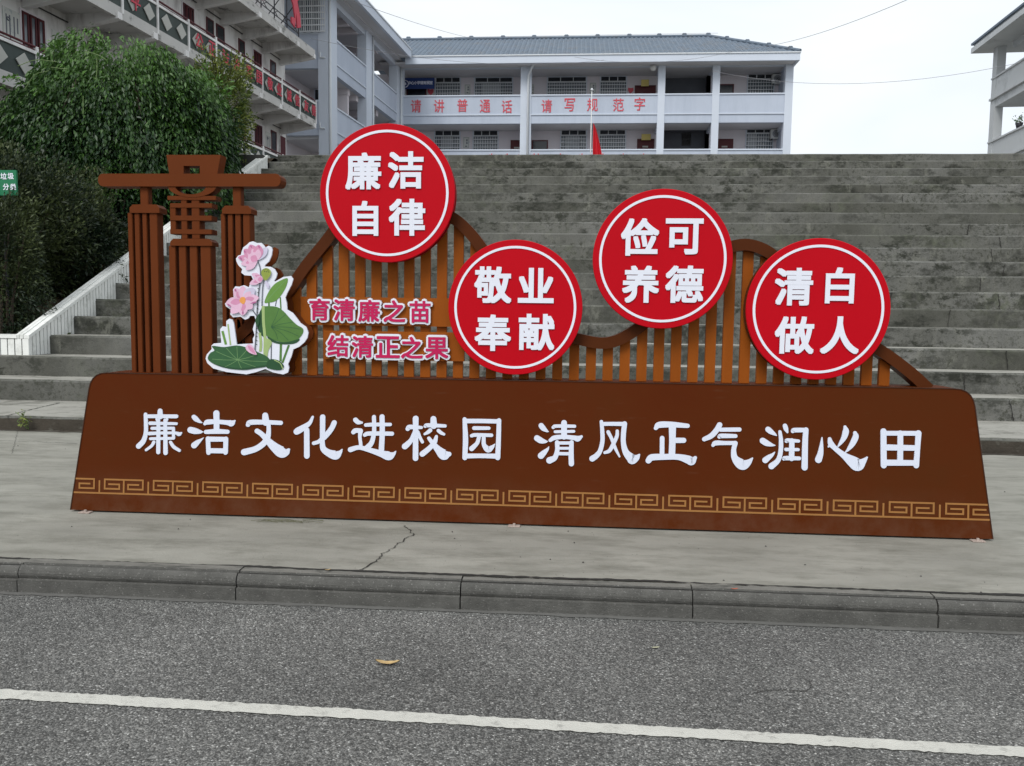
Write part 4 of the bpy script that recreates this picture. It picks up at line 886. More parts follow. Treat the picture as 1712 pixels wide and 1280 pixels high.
acunit(1302.5, 131, 'white air conditioner unit beside the far right window of the upper gallery'); acunit(1300, 223, 'white air conditioner unit beside the far right window of the lower gallery')
# flagpole and flag on the yard
pt = atY(989.5, 152, 31); fp = empty('flagpole', (pt.x, 31, ZTOP), label='slim white flagpole on the school yard in front of the school', cat='flagpole')
MB().tube([(pt.x, 31, ZTOP), (pt.x, 31, pt.z)], [.026, .016], 10).build('pole', M_ac, fp, smooth=True); MB().tube([(pt.x, 31, pt.z), (pt.x, 31, pt.z+.06), (pt.x, 31, pt.z+.1)], [.03, .06, .02], 10).build('finial', M_pole, fp, smooth=True)
f0, f1 = atY(991, 205, 31), atY(1003, 262, 31); mb = MB(); vs = []
n = 14; m_ = 12
for j in range(m_+1):
    v = j/m_; 
    for i in range(n+1):
        u = i/n; wdt = .05+.36*v**.8; vs.append((f0.x+.02+wdt*u, 30.97-.07*math.sin(u*13+v*2)*(.3+v), f0.z+(f1.z-.25-f0.z)*v-.10*u*(1-v)))
mb.add(vs, [(j*(n+1)+i, j*(n+1)+i+1, (j+1)*(n+1)+i+1, (j+1)*(n+1)+i) for j in range(m_) for i in range(n)])
tag(mb.build('red_flag', M_flag, None, smooth=True), 'limp red flag hanging from the slim white flagpole', 'flag')

# ---- left wing, running towards the camera
OW = F0.P(xL, 0, 0); F1 = Fr((OW.x, OW.y), R(5.3)); wing = empty('school_wing', F1.P(-6, 0, ZTOP), label='pale blue open gallery wing joining the left end of the school, seen in steep perspective', cat='building')
def sc_(px, py=150, w=0.): return F1.hit(px, py, w)[0]
s_near0 = sc_(547.5); s_near1 = sc_(562); sm0, sm1 = sc_(611), sc_(622)
colw = [(s_near0, s_near1), (sm0, sm1), (-.6, -.06)]
for a, b in colw: F1.box(MB(), a, b, -.42, .05, ZTOP, Z_F_B+.02).build('column', M_blue2, wing)
for a, b in ((s_near1, sm0), (sm1, -.6)):
    for zr, zl, zb_ in ((Z_R3, Z_L3, Z_B3), (Z_R2, Z_L2, Z_B2)):
        F1.box(MB(), a, b, -.16, 0, zl, zr-.05).build('parapet_panel', M_blue, wing)
        F1.box(MB(), a, b, -.2, .05, zr-.05, zr+.02).build('parapet_rail', M_blue2, wing)
        F1.box(MB(), a, b, -.2, .045, zl-.06, zl).build('ledge', M_blue2, wing)
        F1.box(MB(), a, b, -.25, -.005, zb_, zl-.06).build('edge_beam', M_blue, wing)
    F1.box(MB(), a, b, -.3, -.02, Z_BEAM, Z_F_B).build('edge_beam', M_blue2, wing)
for zb_ in (Z_B3, Z_B2): F1.box(MB(), s_near0+.2, 0, -4, -.25, zb_+.02, zb_+.18).build('floor_slab', M_ceil, wing)
F1.box(MB(), s_near0, 1, -6, .3, Z_F_B-.02, Z_F_B+.06).build('ceiling', M_ceil, wing)
F1.box(MB(), s_near0+.3, 1, -2.35, -2.15, ZTOP, Z_F_B-.03).build('inner_wall', M_swall, wing)
for q in (s_near1+2.2, sm0-.5, sm1+1.5): 
    for zb_ in (Z_F_B-.3, Z_B3-.25, Z_B2-.25): F1.box(MB(), q, q+.3, -2.15, -.3, zb_, zb_+.27).build('cross_beam', M_swall, wing)
# poster rails seen under the ceiling
for q, zc_ in ((s_near1+1.2, Z_F_B-.55), (s_near1+2.0, Z_F_B-1.0), (sm1+2, Z_F_B-.8), (sm1+2, Z_B3-.6)): F1.box(MB(), q-1, q+1.4, -2.14, -2.10, zc_-.12, zc_+.12).build('poster_strip', M_owall, wing)
fa = MB(); eo = .95; z1f = Z_F_T+.02; z0f = Z_F_B
F1.box(fa, s_near0-10, -.9, eo-.14, eo, z0f, z1f); fa.build('fascia', M_blue2, wing)
F1.box(MB(), s_near0-10, -.9, -6, eo-.14, z0f+.06, z0f+.16).build('soffit', M_ceil, wing)
F1.box(MB(), s_near0-10, -.9, eo-.2, eo+.05, z1f, z1f+.06).build('gutter_lip', M_pole, wing)
MB().add([F1.P(s_near0-10, eo, z1f+.05), F1.P(-.9, eo, z1f+.05), F1.P(4, -4, z1f+1.3), F1.P(s_near0-10, -4, z1f+1.3)], [(0, 1, 2, 3)]).build('roof_deck', M_roof, wing)
pipe([F1.P(s_near0+.02, .12, Z_F_B), F1.P(s_near0+.02, .12, ZTOP)], .06, parent=wing); pipe([F1.P(sm1-.1, .1, Z_F_B), F1.P(sm1-.1, .1, ZTOP)], .05, parent=wing)
# end block facing the camera between the wing and the old building
EYf = F1.P(s_near0, 0, 0).y+.1
zE = lambda py, px=510: atY(px, py, EYf).z
xE = lambda px, py=150: atY(px, py, EYf).x
xa, xb = xE(440), xE(547.5)
mb = MB()
mb.box(xa, xb, EYf, EYf+.25, zE(58), Z_F_T-.1); mb.build('end_wall', M_blue, wing)
for t_, b_ in ((58, 114), (170, 226)):
    MB().box(xa if t_ == 58 else xE(479), xb, EYf-(0 if t_ != 58 else .003), EYf+.25, zE(b_), zE(t_)).build('end_wall', M_blue, wing)
    MB().box(xa if t_ == 58 else xE(479), xb, EYf-.05, EYf-.004, zE(t_), zE(t_-3.0)).build('ledge', M_blue2, wing)
MB().box(xE(540), xb+.05, EYf-.06, EYf+.3, ZTOP, Z_F_T-.1).build('corner_column', M_blue2, wing)
MB().box(xa, xb, EYf+.25, EYf+3.2, zE(114), zE(110)).build('floor_slab', M_ceil, wing); MB().box(xa, xb, EYf+.25, EYf+3.2, zE(226), zE(222)).build('floor_slab', M_ceil, wing)
MB().box(xa-3, xb, EYf+3.2, EYf+3.4, ZTOP, zE(60)).build('inner_wall', M_swall, wing)
ye = EYf+3.18
for q in ((501, 516, 131, 170), (525, 538, 148, 190), (503, 517, 240, 262)):
    a, b = atY(q[0], 140, ye).x, atY(q[1], 140, ye).x; c, d = atY(510, q[3], ye).z, atY(510, q[2], ye).z
    w_ = MB().box(a, b, ye-.05, ye, c, d).build('window', M_blue2, wing); MB().box(a+.07, b-.07, ye-.06, ye-.051, c+.07, d-.07).build('pane', M_dark, w_)
a, b, c, d = xE(499, 30), xE(545.5, 30), zE(55, 520), zE(-40, 520)
w_ = MB().box(a, b, EYf-.04, EYf+.02, c, d).build('window', M_pole, wing); MB().box(a+.08, b-.08, EYf-.06, EYf-.041, c+.1, d-.08).build('pane', M_glass, w_)
FE = Fr((0, EYf), R(90)); FE.u = Vector((1, 0, 0)); FE.n = Vector((0, -1, 0))
bars(MB(), FE, a, b, .22, c, d, 13, 9, .025).build('grille', M_bar, w_)
mb = MB()
for q in np.linspace(a+.3, b-.3, 3): FE.box(mb, q-.05, q+.05, .062, .09, c, d)
mb.build('mullion', M_curt, w_)
for py in (88, 206):     # small white downpipe stubs
    x_, z_ = xE(537, py), zE(py, 537); MB().tube([(x_-.02, EYf-.1, z_), (x_, EYf-.12, z_-.22), (x_+.2, EYf-.12, z_-.24)], .04, 8).build('pipe_stub', M_pole, wing)

# ---- old white building on the left with two hanging balconies
F2 = Fr((-10.70, 33.8), math.atan2(.0979, .9952)); old = empty('old_building', F2.P(-8, -2, ZTOP), label='old white building with long balconies, dark railing panels and maroon windows behind the tree', cat='building')
WO = -1.45; S0, S1_ = -24.0, 0.0
s_end, zrail = F2.hit(527, 168, 0); zp_t = F2.hit(527, 174, 0)[1]; zs_t = F2.hit(527, 201, 0)[1]; zs_b = F2.hit(527, 212, 0)[1]
zu_t = F2.hit(530, 87, 0)[1]; zu_b = F2.hit(530, 99.5, 0)[1]
st = zu_b-zs_b                                 # storey height
S1_ = s_end
zl_b = zs_b-st
F2.box(MB(), S0, S1_+.3, WO-.3, WO, 2.0, 20).build('facade_wall', M_owall, old)
F2.box(MB(), S1_+.3-.3, S1_+.3, -8, WO-.3, 2, 20).build('end_wall', M_owall, old)
for zb_, zt_, nm in ((zs_b, zs_t, 1), (zu_b, zu_t, 2), (zl_b, zl_b+(zs_t-zs_b), 0)):
    s0 = S0; F2.box(MB(), s0, S1_, WO, 0, zb_+.10, zt_).build('balcony_slab', M_oslab, old)
    F2.box(MB(), s0, S1_, -.10, .012, zb_-.02, zt_+.01).build('slab_edge', M_oslab, old)
    mb = MB()
bayp = [313.6, 360.6, 402, 438.7, 472, 501, 527]; bs = [F2.hit(p, 168-(527-p)*.62, 0)[0] for p in bayp]
bay = (bs[-1]-bs[0])/6
bs = [bs[-1]-bay*i for i in range(15)]         # bay lines from the far end towards the camera
bs = [b for b in bs if b > S0]
for zb_ in (zs_b, zu_b, zl_b):
    for b in bs:
        b = b-.14
        vs = []
        for q in (b-.09, b+.09): vs += [F2.P(q, WO, zb_+.11), F2.P(q, WO, zb_-.28), F2.P(q, .06, zb_-.06), F2.P(q, .06, zb_+.11)]
        MB().add(vs, [(0, 1, 2, 3), (7, 6, 5, 4), (0, 4, 5, 1), (1, 5, 6, 2), (2, 6, 7, 3), (3, 7, 4, 0)]).build('balcony_bracket', M_owall, old)
# railings
def diamond(sa, zc_, sx, sz_, parent, tilt=0): 
    return MB().prism([F2.P(sa-sx, .03, zc_+tilt), F2.P(sa, .03, zc_+sz_), F2.P(sa+sx, .03, zc_-tilt), F2.P(sa, .03, zc_-sz_)], tuple(F2.n*.02)).build('diamond_panel', M_dia, parent)
def railing(zt_, zpt, zr, letters, nb0=0):
    r = empty('balcony_railing', F2.P(-6, 0, zt_), label='', cat='railing')
    hp = zpt-zt_
    for i in range(len(bs)-1):
        b1, b0 = bs[i], bs[i+1]
        F2.box(MB(), b0+.03, b1-.03, -.02, .01, zt_, zpt-.03).build('panel', M_dboard, r)
        F2.box(MB(), b1-.035, b1+.035, -.03, .05, zt_-.14, zr).build('post', M_owall, r)
        for f in (.27, .74): diamond(b0+(b1-b0)*f, zt_+hp*.48, .25, hp*.36, r, random.uniform(-.04, .04))
        if i < len(letters) and letters[i]:
            for f, ch in zip((.32, .79), letters[i].strip()):
                glyph(ch, hp*.66, F2.P(b0+(b1-b0)*f, .07, zt_+hp*.5), F2.u, (0, 0, 1), F2.n, .02, 'character', M_pinkred, r, off=.012, w=.40)
    F2.box(MB(), bs[-1], bs[0], -.04, .045, zpt-.03, zpt+.04).build('top_rail', M_owall, r)
    MB().tube([F2.P(bs[-1], 0, zr), F2.P(bs[0], 0, zr)], .028, 8).build('handrail', M_maroon, r)
    MB().tube([F2.P(bs[-1], 0, (zr+zpt)/2), F2.P(bs[0], 0, (zr+zpt)/2)], .014, 6).build('handrail', M_maroon, r)
    return r
r1 = railing(zs_t, zp_t, zrail, ['友善', '诚信', '敬业', '爱国', '法治', '公正', None, '平 '])
r1['label'] = 'balcony railing with pale diamonds and red value characters on the upper balcony'
r0 = railing(zs_t-st, zp_t-st, zrail-st, [])
r0['label'] = 'maroon and white railing with blank diamond panels on the lowest balcony by the tree'
# wall openings
ztd = F2.hit(423, 82, WO)[1]; ztd0 = ztd-st
def odoor(px0, px1, zt_, h, kind, py=None):
    py = py or 100; D = zt_
    # solve s for the pixel column at door mid height
    a = b = None
    for it in range(1): pass
    def s_at(px):
        lo_, hi_ = -24., 2.
        z = zt_-h/2
        for _ in range(40):
            mid = (lo_+hi_)/2; P = F2.P(mid, WO, z)-CP; x = 856+FPX*P.dot(RT)/P.dot(FWD)
            if x < px: lo_ = mid
            else: hi_ = mid
        return (lo_+hi_)/2
    a, b = s_at(px0), s_at(px1)
    fr_ = MB()
    for q in ((a-.05, a, zt_-h, zt_), (b, b+.05, zt_-h, zt_), (a-.05, b+.05, zt_, zt_+.05)): F2.box(fr_, q[0], q[1], WO+.002, WO+.03, q[2], q[3])
    if kind == 'maroon':
        o = fr_.build('window', M_swall, old)
        F2.box(MB(), a, b, WO+.003, WO+.008, zt_-h, zt_).build('recess', M_dark, o)
        n = 3; wd = (b-a)/n; mb = MB(); gl = MB()
        for i in range(n):
            x0, x1 = a+wd*i+.02, a+wd*(i+1)-.02
            for q in ((x0, x0+.05, zt_-h, zt_), (x1-.05, x1, zt_-h, zt_), (x0, x1, zt_-.06, zt_), (x0, x1, zt_-h, zt_-h+.06), (x0, x1, zt_-h*.5-.03, zt_-h*.5+.03)): F2.box(mb, q[0], q[1], WO+.009, WO+.035, q[2], q[3])
            F2.box(gl, x0+.05, x1-.05, WO+.010, WO+.016, zt_-h+.06, zt_-.06)
        mb.build('casement', M_maroon, o); gl.build('pane', M_glass if px0 < 100 else M_dark, o)
    else:
        o = fr_.build('door', M_maroon if kind != 'white' else M_owall, old); F2.box(MB(), a, b, WO+.003, WO+.02, zt_-h, zt_).build('door_leaf', M_dark if kind == 'dark' else M_maroon, o)
odoor(305, 324, ztd, 1.35, 'maroon'); odoor(346.5, 356, ztd, 2.2, 'dark'); odoor(363, 374, ztd, 2.2, 'dark'); odoor(400, 408, ztd, 2.2, 'dark'); odoor(423, 437, ztd, 1.5, 'maroon'); odoor(453, 460, ztd, 2.2, 'dark')
odoor(401, 409, ztd0, 2.2, 'dark'); odoor(424.5, 438, ztd0, 1.5, 'maroon'); odoor(454, 461, ztd0, 2.2, 'dark'); odoor(468, 477, ztd0, 2.2, 'white')
odoor(36, 75, ztd0, 1.5, 'maroon'); odoor(114, 126, ztd0, 1.4, 'maroon')
odoor(208, 236, ztd, 1.35, 'maroon'); odoor(150, 162, ztd0, 2.2, 'dark')
for px0, px1, lb in ((4, 33, 'cream printed poster left of the large maroon window at top left'), (87, 112, 'cream printed poster right of the large maroon window at top left'), (413, 422, 'small cream poster between the doors beside the right edge of the tree'), (444, 452.5, 'small cream poster left of the white door frame on the lowest floor')):
    def s_at(px, z):
        lo_, hi_ = -24., 2.
        for _ in range(40):
            mid = (lo_+hi_)/2; P = F2.P(mid, WO, z)-CP; x = 856+FPX*P.dot(RT)/P.dot(FWD)
            if x < px: lo_ = mid
            else: hi_ = mid
        return (lo_+hi_)/2
    zt_ = ztd0-.1; a, b = s_at(px0, zt_-.4), s_at(px1, zt_-.4); r = empty('poster', F2.P(a, WO, zt_-1), label=lb, cat='poster')
    F2.box(MB(), a, b, WO+.003, WO+.02, zt_-1.0, zt_).build('sheet', M_pos, r)
    for u in (.15, .35, .6, .8): F2.box(MB(), a+(b-a)*u, a+(b-a)*(u+.07), WO+.0205, WO+.023, zt_-.45-.3*random.random(), zt_-.15).build('print_column', M_ink, r)
    mb = MB(); c_ = F2.P(a+(b-a)*.3, WO+.024, zt_-.25); mb.tube([c_+F2.u*.05*math.cos(t)+Vector((0, 0, .035*math.sin(t))) for t in np.linspace(0, 6.28, 12)], .018, 5); mb.build('print_mark', M_ink, r)
# cables along the wall and floor mouldings
for z_ in (ztd+.28, ztd0+.28): MB().tube([F2.P(-23, WO+.04, z_), F2.P(-12, WO+.05, z_-.03), F2.P(-.2, WO+.04, z_)], .018, 6).build('wall_cable', M_metal, old)
# roof-edge lattice frame with red character boards on the upper slab
rf = empty('rooftop_lettering_frame', F2.P(-3, 0, zu_t), label='black metal lattice carrying red cut-out lettering on the top balcony edge', cat='sign frame')
mb = MB()
s_a = F2.hit(432, 20, 0)[0]; s_b = F2.hit(497, 20, 0)[0]
for s_ in np.linspace(s_a-5, s_b, 9):
    mb.tube([F2.P(s_, .05, zu_t), F2.P(s_, .05, zu_t+1.7)], .022, 5); mb.tube([F2.P(s_, .05, zu_t+1.4), F2.P(s_, -1.1, zu_t+.05)], .018, 5)
for z_ in (.12, .34, 1.25, 1.6): mb.tube([F2.P(s_a-5, .05, zu_t+z_), F2.P(s_b, .05, zu_t+z_)], .02, 5)
for s_ in np.linspace(s_a-5, s_b-.5, 10): mb.tube([F2.P(s_, .05, zu_t+.12), F2.P(s_+.45, .05, zu_t+.34)], .014, 5); mb.tube([F2.P(s_, .05, zu_t+.34), F2.P(s_+.45, .05, zu_t+.12)], .014, 5)
mb.build('lattice', M_metal, rf)
for s_ in (s_b-.45, s_a-.1):
    pp = [(-.42, .2), (-.1, .25), (-.25, .7), (-.45, .9), (-.2, 1.2), (-.3, 1.9), (.1, 1.9), (.05, 1.3), (.4, 1.5), (.45, 1.2), (.1, .95), (.35, .5), (.42, .1), (.1, -.05), (.0, .5), (-.12, -.1), (-.42, -.02)]
    MB().prism([F2.P(s_+x, .12, zu_t+.25+y) for x, y in pp], tuple(F2.n*.05)).build('red_board', M_pinkred, rf)

# ---- building at the right edge
pc_ = CP+ray(1655, 200)/FPX*36; F3 = Fr((pc_.x, pc_.y), R(3.67)); F3.n = -F3.n       # w now points left, out of its gallery face
rb = empty('gallery_building', F3.P(-2, 0, ZTOP), label='light grey open gallery building cut off by the right edge of the photo', cat='building')
M_rb = mat('right_building_paint', (.52,.54,.55), .75, .05, .8, 0, 20, .2, dirt=(.28,.29,.30), dscale=.8, dlo=.55, dhi=.8)
z3 = lambda py: F3.hit(1662, py, 0)[1]
L3 = -14
for a0 in (-.42, -4.9, -9.4):
    F3.box(MB(), a0, a0+.42, -.34, .02, ZTOP, z3(82)).build('column', M_rb, rb)
    F3.box(MB(), a0, a0+.42, -3.6, -3.2, ZTOP, z3(82)).build('column', M_rb, rb)
for zr, zl, zb_ in ((132, 163, 179), (236, 268, 284)):
    F3.box(MB(), L3, -.42, -.14, 0.0, z3(zl), z3(zr)).build('parapet_panel', M_rb, rb)
    F3.box(MB(), L3, 0, -.2, .06, z3(zr), z3(zr)+.07).build('parapet_rail', M_rb, rb)
    F3.box(MB(), L3, 0, -.2, .10, z3(zl)-.09, z3(zl)).build('ledge', M_rb, rb)
    F3.box(MB(), L3, 0, -.3, -.01, z3(zb_), z3(zl)-.09).build('edge_beam', M_rb, rb)
    F3.box(MB(), L3, 0, -3.6, -.3, z3(zb_)+.08, z3(zb_)+.24).build('floor_slab', M_rb, rb)
    F3.box(MB(), -.14, -.02, -3.2, -.34, z3(zl), z3(zr)-.03 if zr > 200 else z3(zl)+.05).build('end_parapet', M_rb, rb)
F3.box(MB(), L3, .55, -4.2, .75, z3(82), z3(82)+.22).build('soffit', M_rb, rb)
F3.box(MB(), L3, .48, -4.2, .66, z3(82)+.22, z3(69)+.0).build('fascia', M_rb, rb)
F3.box(MB(), L3, .56, -4.2, .76, z3(69), z3(69)+.09).build('roof_edge', M_roof, rb)
F3.box(MB(), L3, -1.0, -3.4, -.34, z3(82)-.28, z3(82)).build('beam', M_rb, rb)

# ---- overhead wires
def wire(P, lb, sag=.4, n=16):
    a, b = P; pts = [a.lerp(b, i/n)-Vector((0, 0, sag*4*(i/n)*(1-i/n))) for i in range(n+1)]
    tag(MB().tube(pts, .0075, 5).build('overhead_wire', M_wire, None), lb, 'wire', 'overhead wires')
wire((atY(1240, 82, 40), atY(1560, -20, 22)), 'thin overhead wire rising to the top right of the sky', .3)
wire((atY(1190, 118, 38), atY(1760, 92, 30)), 'thin overhead wire sagging across the sky to the right building', .75)
wire((atY(560, -10, 24), atY(790, 64, 42)), 'thin overhead wire dropping from the top left to the school roof', .1)
wire((atY(520, 64, 30), atY(1010, 100, 40)), 'thin overhead wire crossing the school wing below its eaves', .5)
wire((atY(760, 62, 44), atY(1200, 55, 44)), 'faint overhead wire running just above the school roof ridge', .0)
wire((atY(960, 95, 42), atY(1250, 80, 42)), 'thin cable drooping across the school fascia and roof', .45)

# ================================================================== vegetation
def leaves(name, P, N, size, m, parent, asp=.45, droop=.0, tone=None, jit=1.0, ov=None):
    """P (n,3) points, N (n,3) outward directions; every leaf is a folded four-point blade of its own"""
    n = len(P); d = N + rng.normal(0, .55*jit, (n, 3)); d[:, 2] -= droop; d /= np.linalg.norm(d, axis=1)[:, None]   # leaf axis
    s = np.cross(d, rng.normal(0, 1, (n, 3))*.7+np.array([0, 0, 1.])); s /= np.linalg.norm(s, axis=1)[:, None]+1e-9
    up = np.cross(s, d); L = size*rng.uniform(.6, 1.25, n)[:, None]; Wd = L*asp
    a = P; b = P+d*L*.5+s*Wd*.5+up*Wd*.12; c = P+d*L-np.array([0, 0, 1.])*L*.12; e = P+d*L*.5-s*Wd*.5+up*Wd*.12
    V = np.stack([a, b, c, e], 1).reshape(-1, 3); idx = np.arange(n)*4
    F = np.concatenate([np.stack([idx, idx+1, idx+2], 1), np.stack([idx, idx+2, idx+3], 1)])
    me = bpy.data.meshes.new(name); me.vertices.add(len(V)); me.vertices.foreach_set('co', V.ravel())
    me.loops.add(len(F)*3); me.loops.foreach_set('vertex_index', F.ravel().astype(np.int32)); me.polygons.add(len(F))
    me.polygons.foreach_set('loop_start', (np.arange(len(F))*3).astype(np.int32)); me.update(calc_edges=True)
    if tone is None: tone = rng.random(n)
    at = me.attributes.new('tone', 'FLOAT', 'POINT'); at.data.foreach_set('value', np.repeat(np.clip(tone, 0, 1), 4).astype(np.float32))
    me.materials.append(m); return link(name, me, parent)
def lumpy(d, seed, k=4, amp=.15):
    r_ = np.random.default_rng(seed); o = np.zeros(len(d))
    for i in range(k*3):
        v = r_.normal(0, 1, 3); v /= np.linalg.norm(v); o += amp/(1+i*.25)*np.sin((d@v)*(3+i*1.1)+r_.uniform(0, 6))
    return o
M_l1 = leafmat('tree_leaves', (.009,.032,.009), (.095,.21,.032), .45, .12)
M_l2 = leafmat('shrub_leaves', (.010,.022,.009), (.085,.110,.034), .5, .15)
M_l3 = leafmat('light_leaves', (.040,.075,.014), (.25,.29,.060), .5, .2)
# weeping dome tree
tc = atY(197, 300, 15.3); tz0 = 2.9; ttop = atY(200, 74, 15.0).z
tree = empty('dome_tree', (tc.x, tc.y, 2.6), label='big dark green dome shaped tree with weeping foliage left of the stairs', cat='tree')
MB().tube([(tc.x+.1, tc.y+.2, 2.4), (tc.x+.05, tc.y, 3.6), (tc.x-.1, tc.y, 4.6)], [.16, .12, .08], 10).build('trunk', M_bark, tree, smooth=True)
for t in np.linspace(0, 6.2, 9)[:-1]:
    MB().tube([(tc.x, tc.y, 3.9), (tc.x+.7*math.cos(t), tc.y+.6*math.sin(t), 5.0), (tc.x+1.3*math.cos(t), tc.y+1.1*math.sin(t), 5.3), (tc.x+1.7*math.cos(t), tc.y+1.5*math.sin(t), 4.7)], [.06, .045, .03, .012], 6).build('limb', M_bark, tree)
Rx, Ry = 2.12, 1.75; Hz = (ttop-tz0)
# weeping strands: start high on the dome, run down over the surface
n_st = 2700
lb = atY(292, 150, 15.3); ltop = atY(292, 100, 14.8).z; base_p = (tc.x, tc.y, Rx, Ry, Hz); Pl, Nl, Tl = [], [], []
for i in range(n_st):
    az = rng.uniform(0, 2*math.pi); el0 = rng.uniform(.02, 1.0)**.6*1.45; dirv = np.array([math.cos(az), math.sin(az)])
    q = rng.uniform(.72, 1.04); tone0 = rng.uniform(-.05, .36); ln = rng.integers(14, 30)
    cx_, cy_, rx_, ry_, hz_ = base_p if i < 2100 else (lb.x, lb.y+.1, 1.12, 1.25, ltop-tz0)
    el = el0
    for k in range(ln):
        dvec = np.array([[math.cos(az)*math.cos(el), math.sin(az)*math.cos(el), math.sin(el)]])
        bump_ = 1+lumpy(dvec, 3, 4, .06)[0]
        r_ = q*bump_
        xy = dirv*math.cos(el)**.72*r_ ; z = tz0+hz_*.30+ (hz_*.70)*math.sin(el)*r_ if el > 0 else tz0+hz_*.30+el*hz_*.5
        if el <= 0: xy = dirv*r_*(1+.10*el)
        p = np.array([cx_+rx_*xy[0], cy_+ry_*xy[1], z])
        for _ in range(2):
            Pl.append(p+rng.normal(0, .035, 3)); Nl.append([dirv[0]*.7, dirv[1]*.7, -.25]); 
            Tl.append(tone0+.62*max(0, math.sin(max(el, 0)))**3+rng.normal(0, .12)+ (.5 if rng.random() < .02 else 0))  # top light put into the leaf colour: tone rises toward the crown top
        el -= .040+rng.uniform(0, .02)
        if z < tz0-.2 or (z < tz0+.5 and rng.random() < .1): break
Pl, Nl, Tl = np.array(Pl), np.array(Nl), np.array(Tl)
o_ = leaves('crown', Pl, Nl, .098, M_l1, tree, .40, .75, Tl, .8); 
# free sprays standing out of the crown all round, so the outline is ragged
Ps, Ns, Ts = [], [], []
for i in range(26):
    az = rng.uniform(math.pi*.9, math.pi*2.1); el = rng.uniform(.35, 1.45); 
    b0 = np.array([tc.x+Rx*math.cos(az)*math.cos(el)**.72*.98, tc.y+Ry*math.sin(az)*math.cos(el)**.72*.98, tz0+Hz*.30+Hz*.70*math.sin(el)*.98])
    dv = np.array([math.cos(az)*math.cos(el)*.8, math.sin(az)*math.cos(el)*.8, math.sin(el)*.75+.25]); ln = rng.uniform(.18, .5); tn = rng.uniform(.45, 1.05)
    for u in np.linspace(0, 1, int(26*ln/.3)):
        Ps.append(b0+dv*ln*u-np.array([0, 0, .45*ln*u*u*1.6])+rng.normal(0, .022, 3)); Ns.append(dv+np.array([0, 0, -.9*u])); Ts.append(tn+rng.normal(0, .1))
tag(leaves('spray', np.array(Ps), np.array(Ns), .085, M_l1, tree, .38, .3, np.array(Ts), .8), kind='stuff')
# hidden inner mass of leaves to close the crown
n = 14000; d = rng.normal(0, 1, (n, 3)); d /= np.linalg.norm(d, axis=1)[:, None]; d[:, 2] = np.abs(d[:, 2])*1.0-.25; rr_ = rng.uniform(.55, .86, n)[:, None]
P_ = np.array([tc.x, tc.y, tz0+Hz*.30])+d*rr_*np.array([Rx, Ry, Hz*.70])
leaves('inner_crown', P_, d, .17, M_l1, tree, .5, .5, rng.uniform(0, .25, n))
# pale new shoots arching on the left and top
for q in (((30,110),(60,100),(95,103)),((42,148),(58,125),(82,118)),((142,85),(165,92),(178,100)),((85,112),(100,114),(113,115)),((162,96),(162,120),(160,132)),((139,160),(139,190))):
    pts = [atY(a, b, tc.y-Ry-.05) for a, b in q]; MB().tube(catmull([tuple(p) for p in pts], 5), .006, 5).build('shoot', mat('shoot_green', (.13,.19,.07), .6), tree)
def bush(name, label, c, rad, n, size, m, seed, asp=.35, droop=-.2, lump=.12, shoots=0, trunk=True, group=None):
    r = empty(name, (c[0], c[1], c[2]), label=label, cat='shrub', group=group)
    d = rng.normal(0, 1, (n, 3)); d /= np.linalg.norm(d, axis=1)[:, None]; rr_ = (rng.uniform(.35, 1.02, n)**.5)
    rr_ = rr_*(1+lumpy(d, seed, 5, lump)); P_ = np.array([c[0], c[1], c[2]+rad[2]])+d*rr_[:, None]*np.array(rad)
    keep = P_[:, 2] > c[2]-.1; tone = .25+.35*lumpy(d, seed+9, 4, .5)+rng.normal(0, .2, n)+.25*(d[:, 2])  # upper leaves coloured paler, painting in light from above
    leaves('crown', P_[keep], d[keep], size, m, r, asp, droop, tone[keep])
    for k in range(5): 
        t = k*1.3; MB().tube([(c[0]+.1*math.cos(t), c[1]+.1*math.sin(t), c[2]-.3), (c[0]+rad[0]*.3*math.cos(t), c[1]+rad[1]*.3*math.sin(t), c[2]+rad[2]*.8), (c[0]+rad[0]*.6*math.cos(t+.3), c[1]+rad[1]*.6*math.sin(t+.3), c[2]+rad[2]*1.5)], [.035, .02, .008], 6).build('branch', M_bark, r)
    for k in range(shoots):
        t = rng.uniform(0, 6.28); b0 = np.array([c[0]+rad[0]*.5*math.cos(t), c[1]+rad[1]*.5*math.sin(t), c[2]+rad[2]*1.5]); tip = b0+np.array([math.cos(t)*rng.uniform(.1, .5), math.sin(t)*.3, rng.uniform(.3, .8)])
        Q = [b0+(tip-b0)*u+np.array([0, 0, -.1*u*u]) for u in np.linspace(0, 1, 6)]; MB().tube(Q, .008, 4).build('shoot', M_bark, r)
        m_ = 46; u = rng.uniform(.1, 1, m_)[:, None]; PP_ = b0+(tip-b0)*u+rng.normal(0, .03, (m_, 3)); leaves('shoot_leaves', PP_, rng.normal(0, 1, (m_, 3)), size*1.1, m, r, .45, -.2, rng.uniform(.5, 1, m_))
    return r
p = atY(372, 200, 18.3); bush('light_shrub', 'loose lighter green shrub with spiky shoots at the right side of the dome tree', (p.x-.1, 18.3, 4.3), (.80, .7, 1.28), 12000, .085, M_l3, 5, .42, -.1, .16, 16)
p = atY(345, 300, 17.2); bush('light_shrub', 'dark shrub filling the corner between the dome tree and the parapet', (p.x+.05, 17.0, 3.8), (.75, .6, 1.15), 7000, .10, M_l1, 8, .42, .2, .12, 3)
p = atY(20, 400, 11.6); bush('dark_shrub', 'dark fine leaved evergreen shrub in front of the dome tree at the left edge', (p.x-.25, 11.6, .55), (1.35, 1.0, 1.5), 40000, .082, M_l2, 11, .36, -.3, .10, 0)
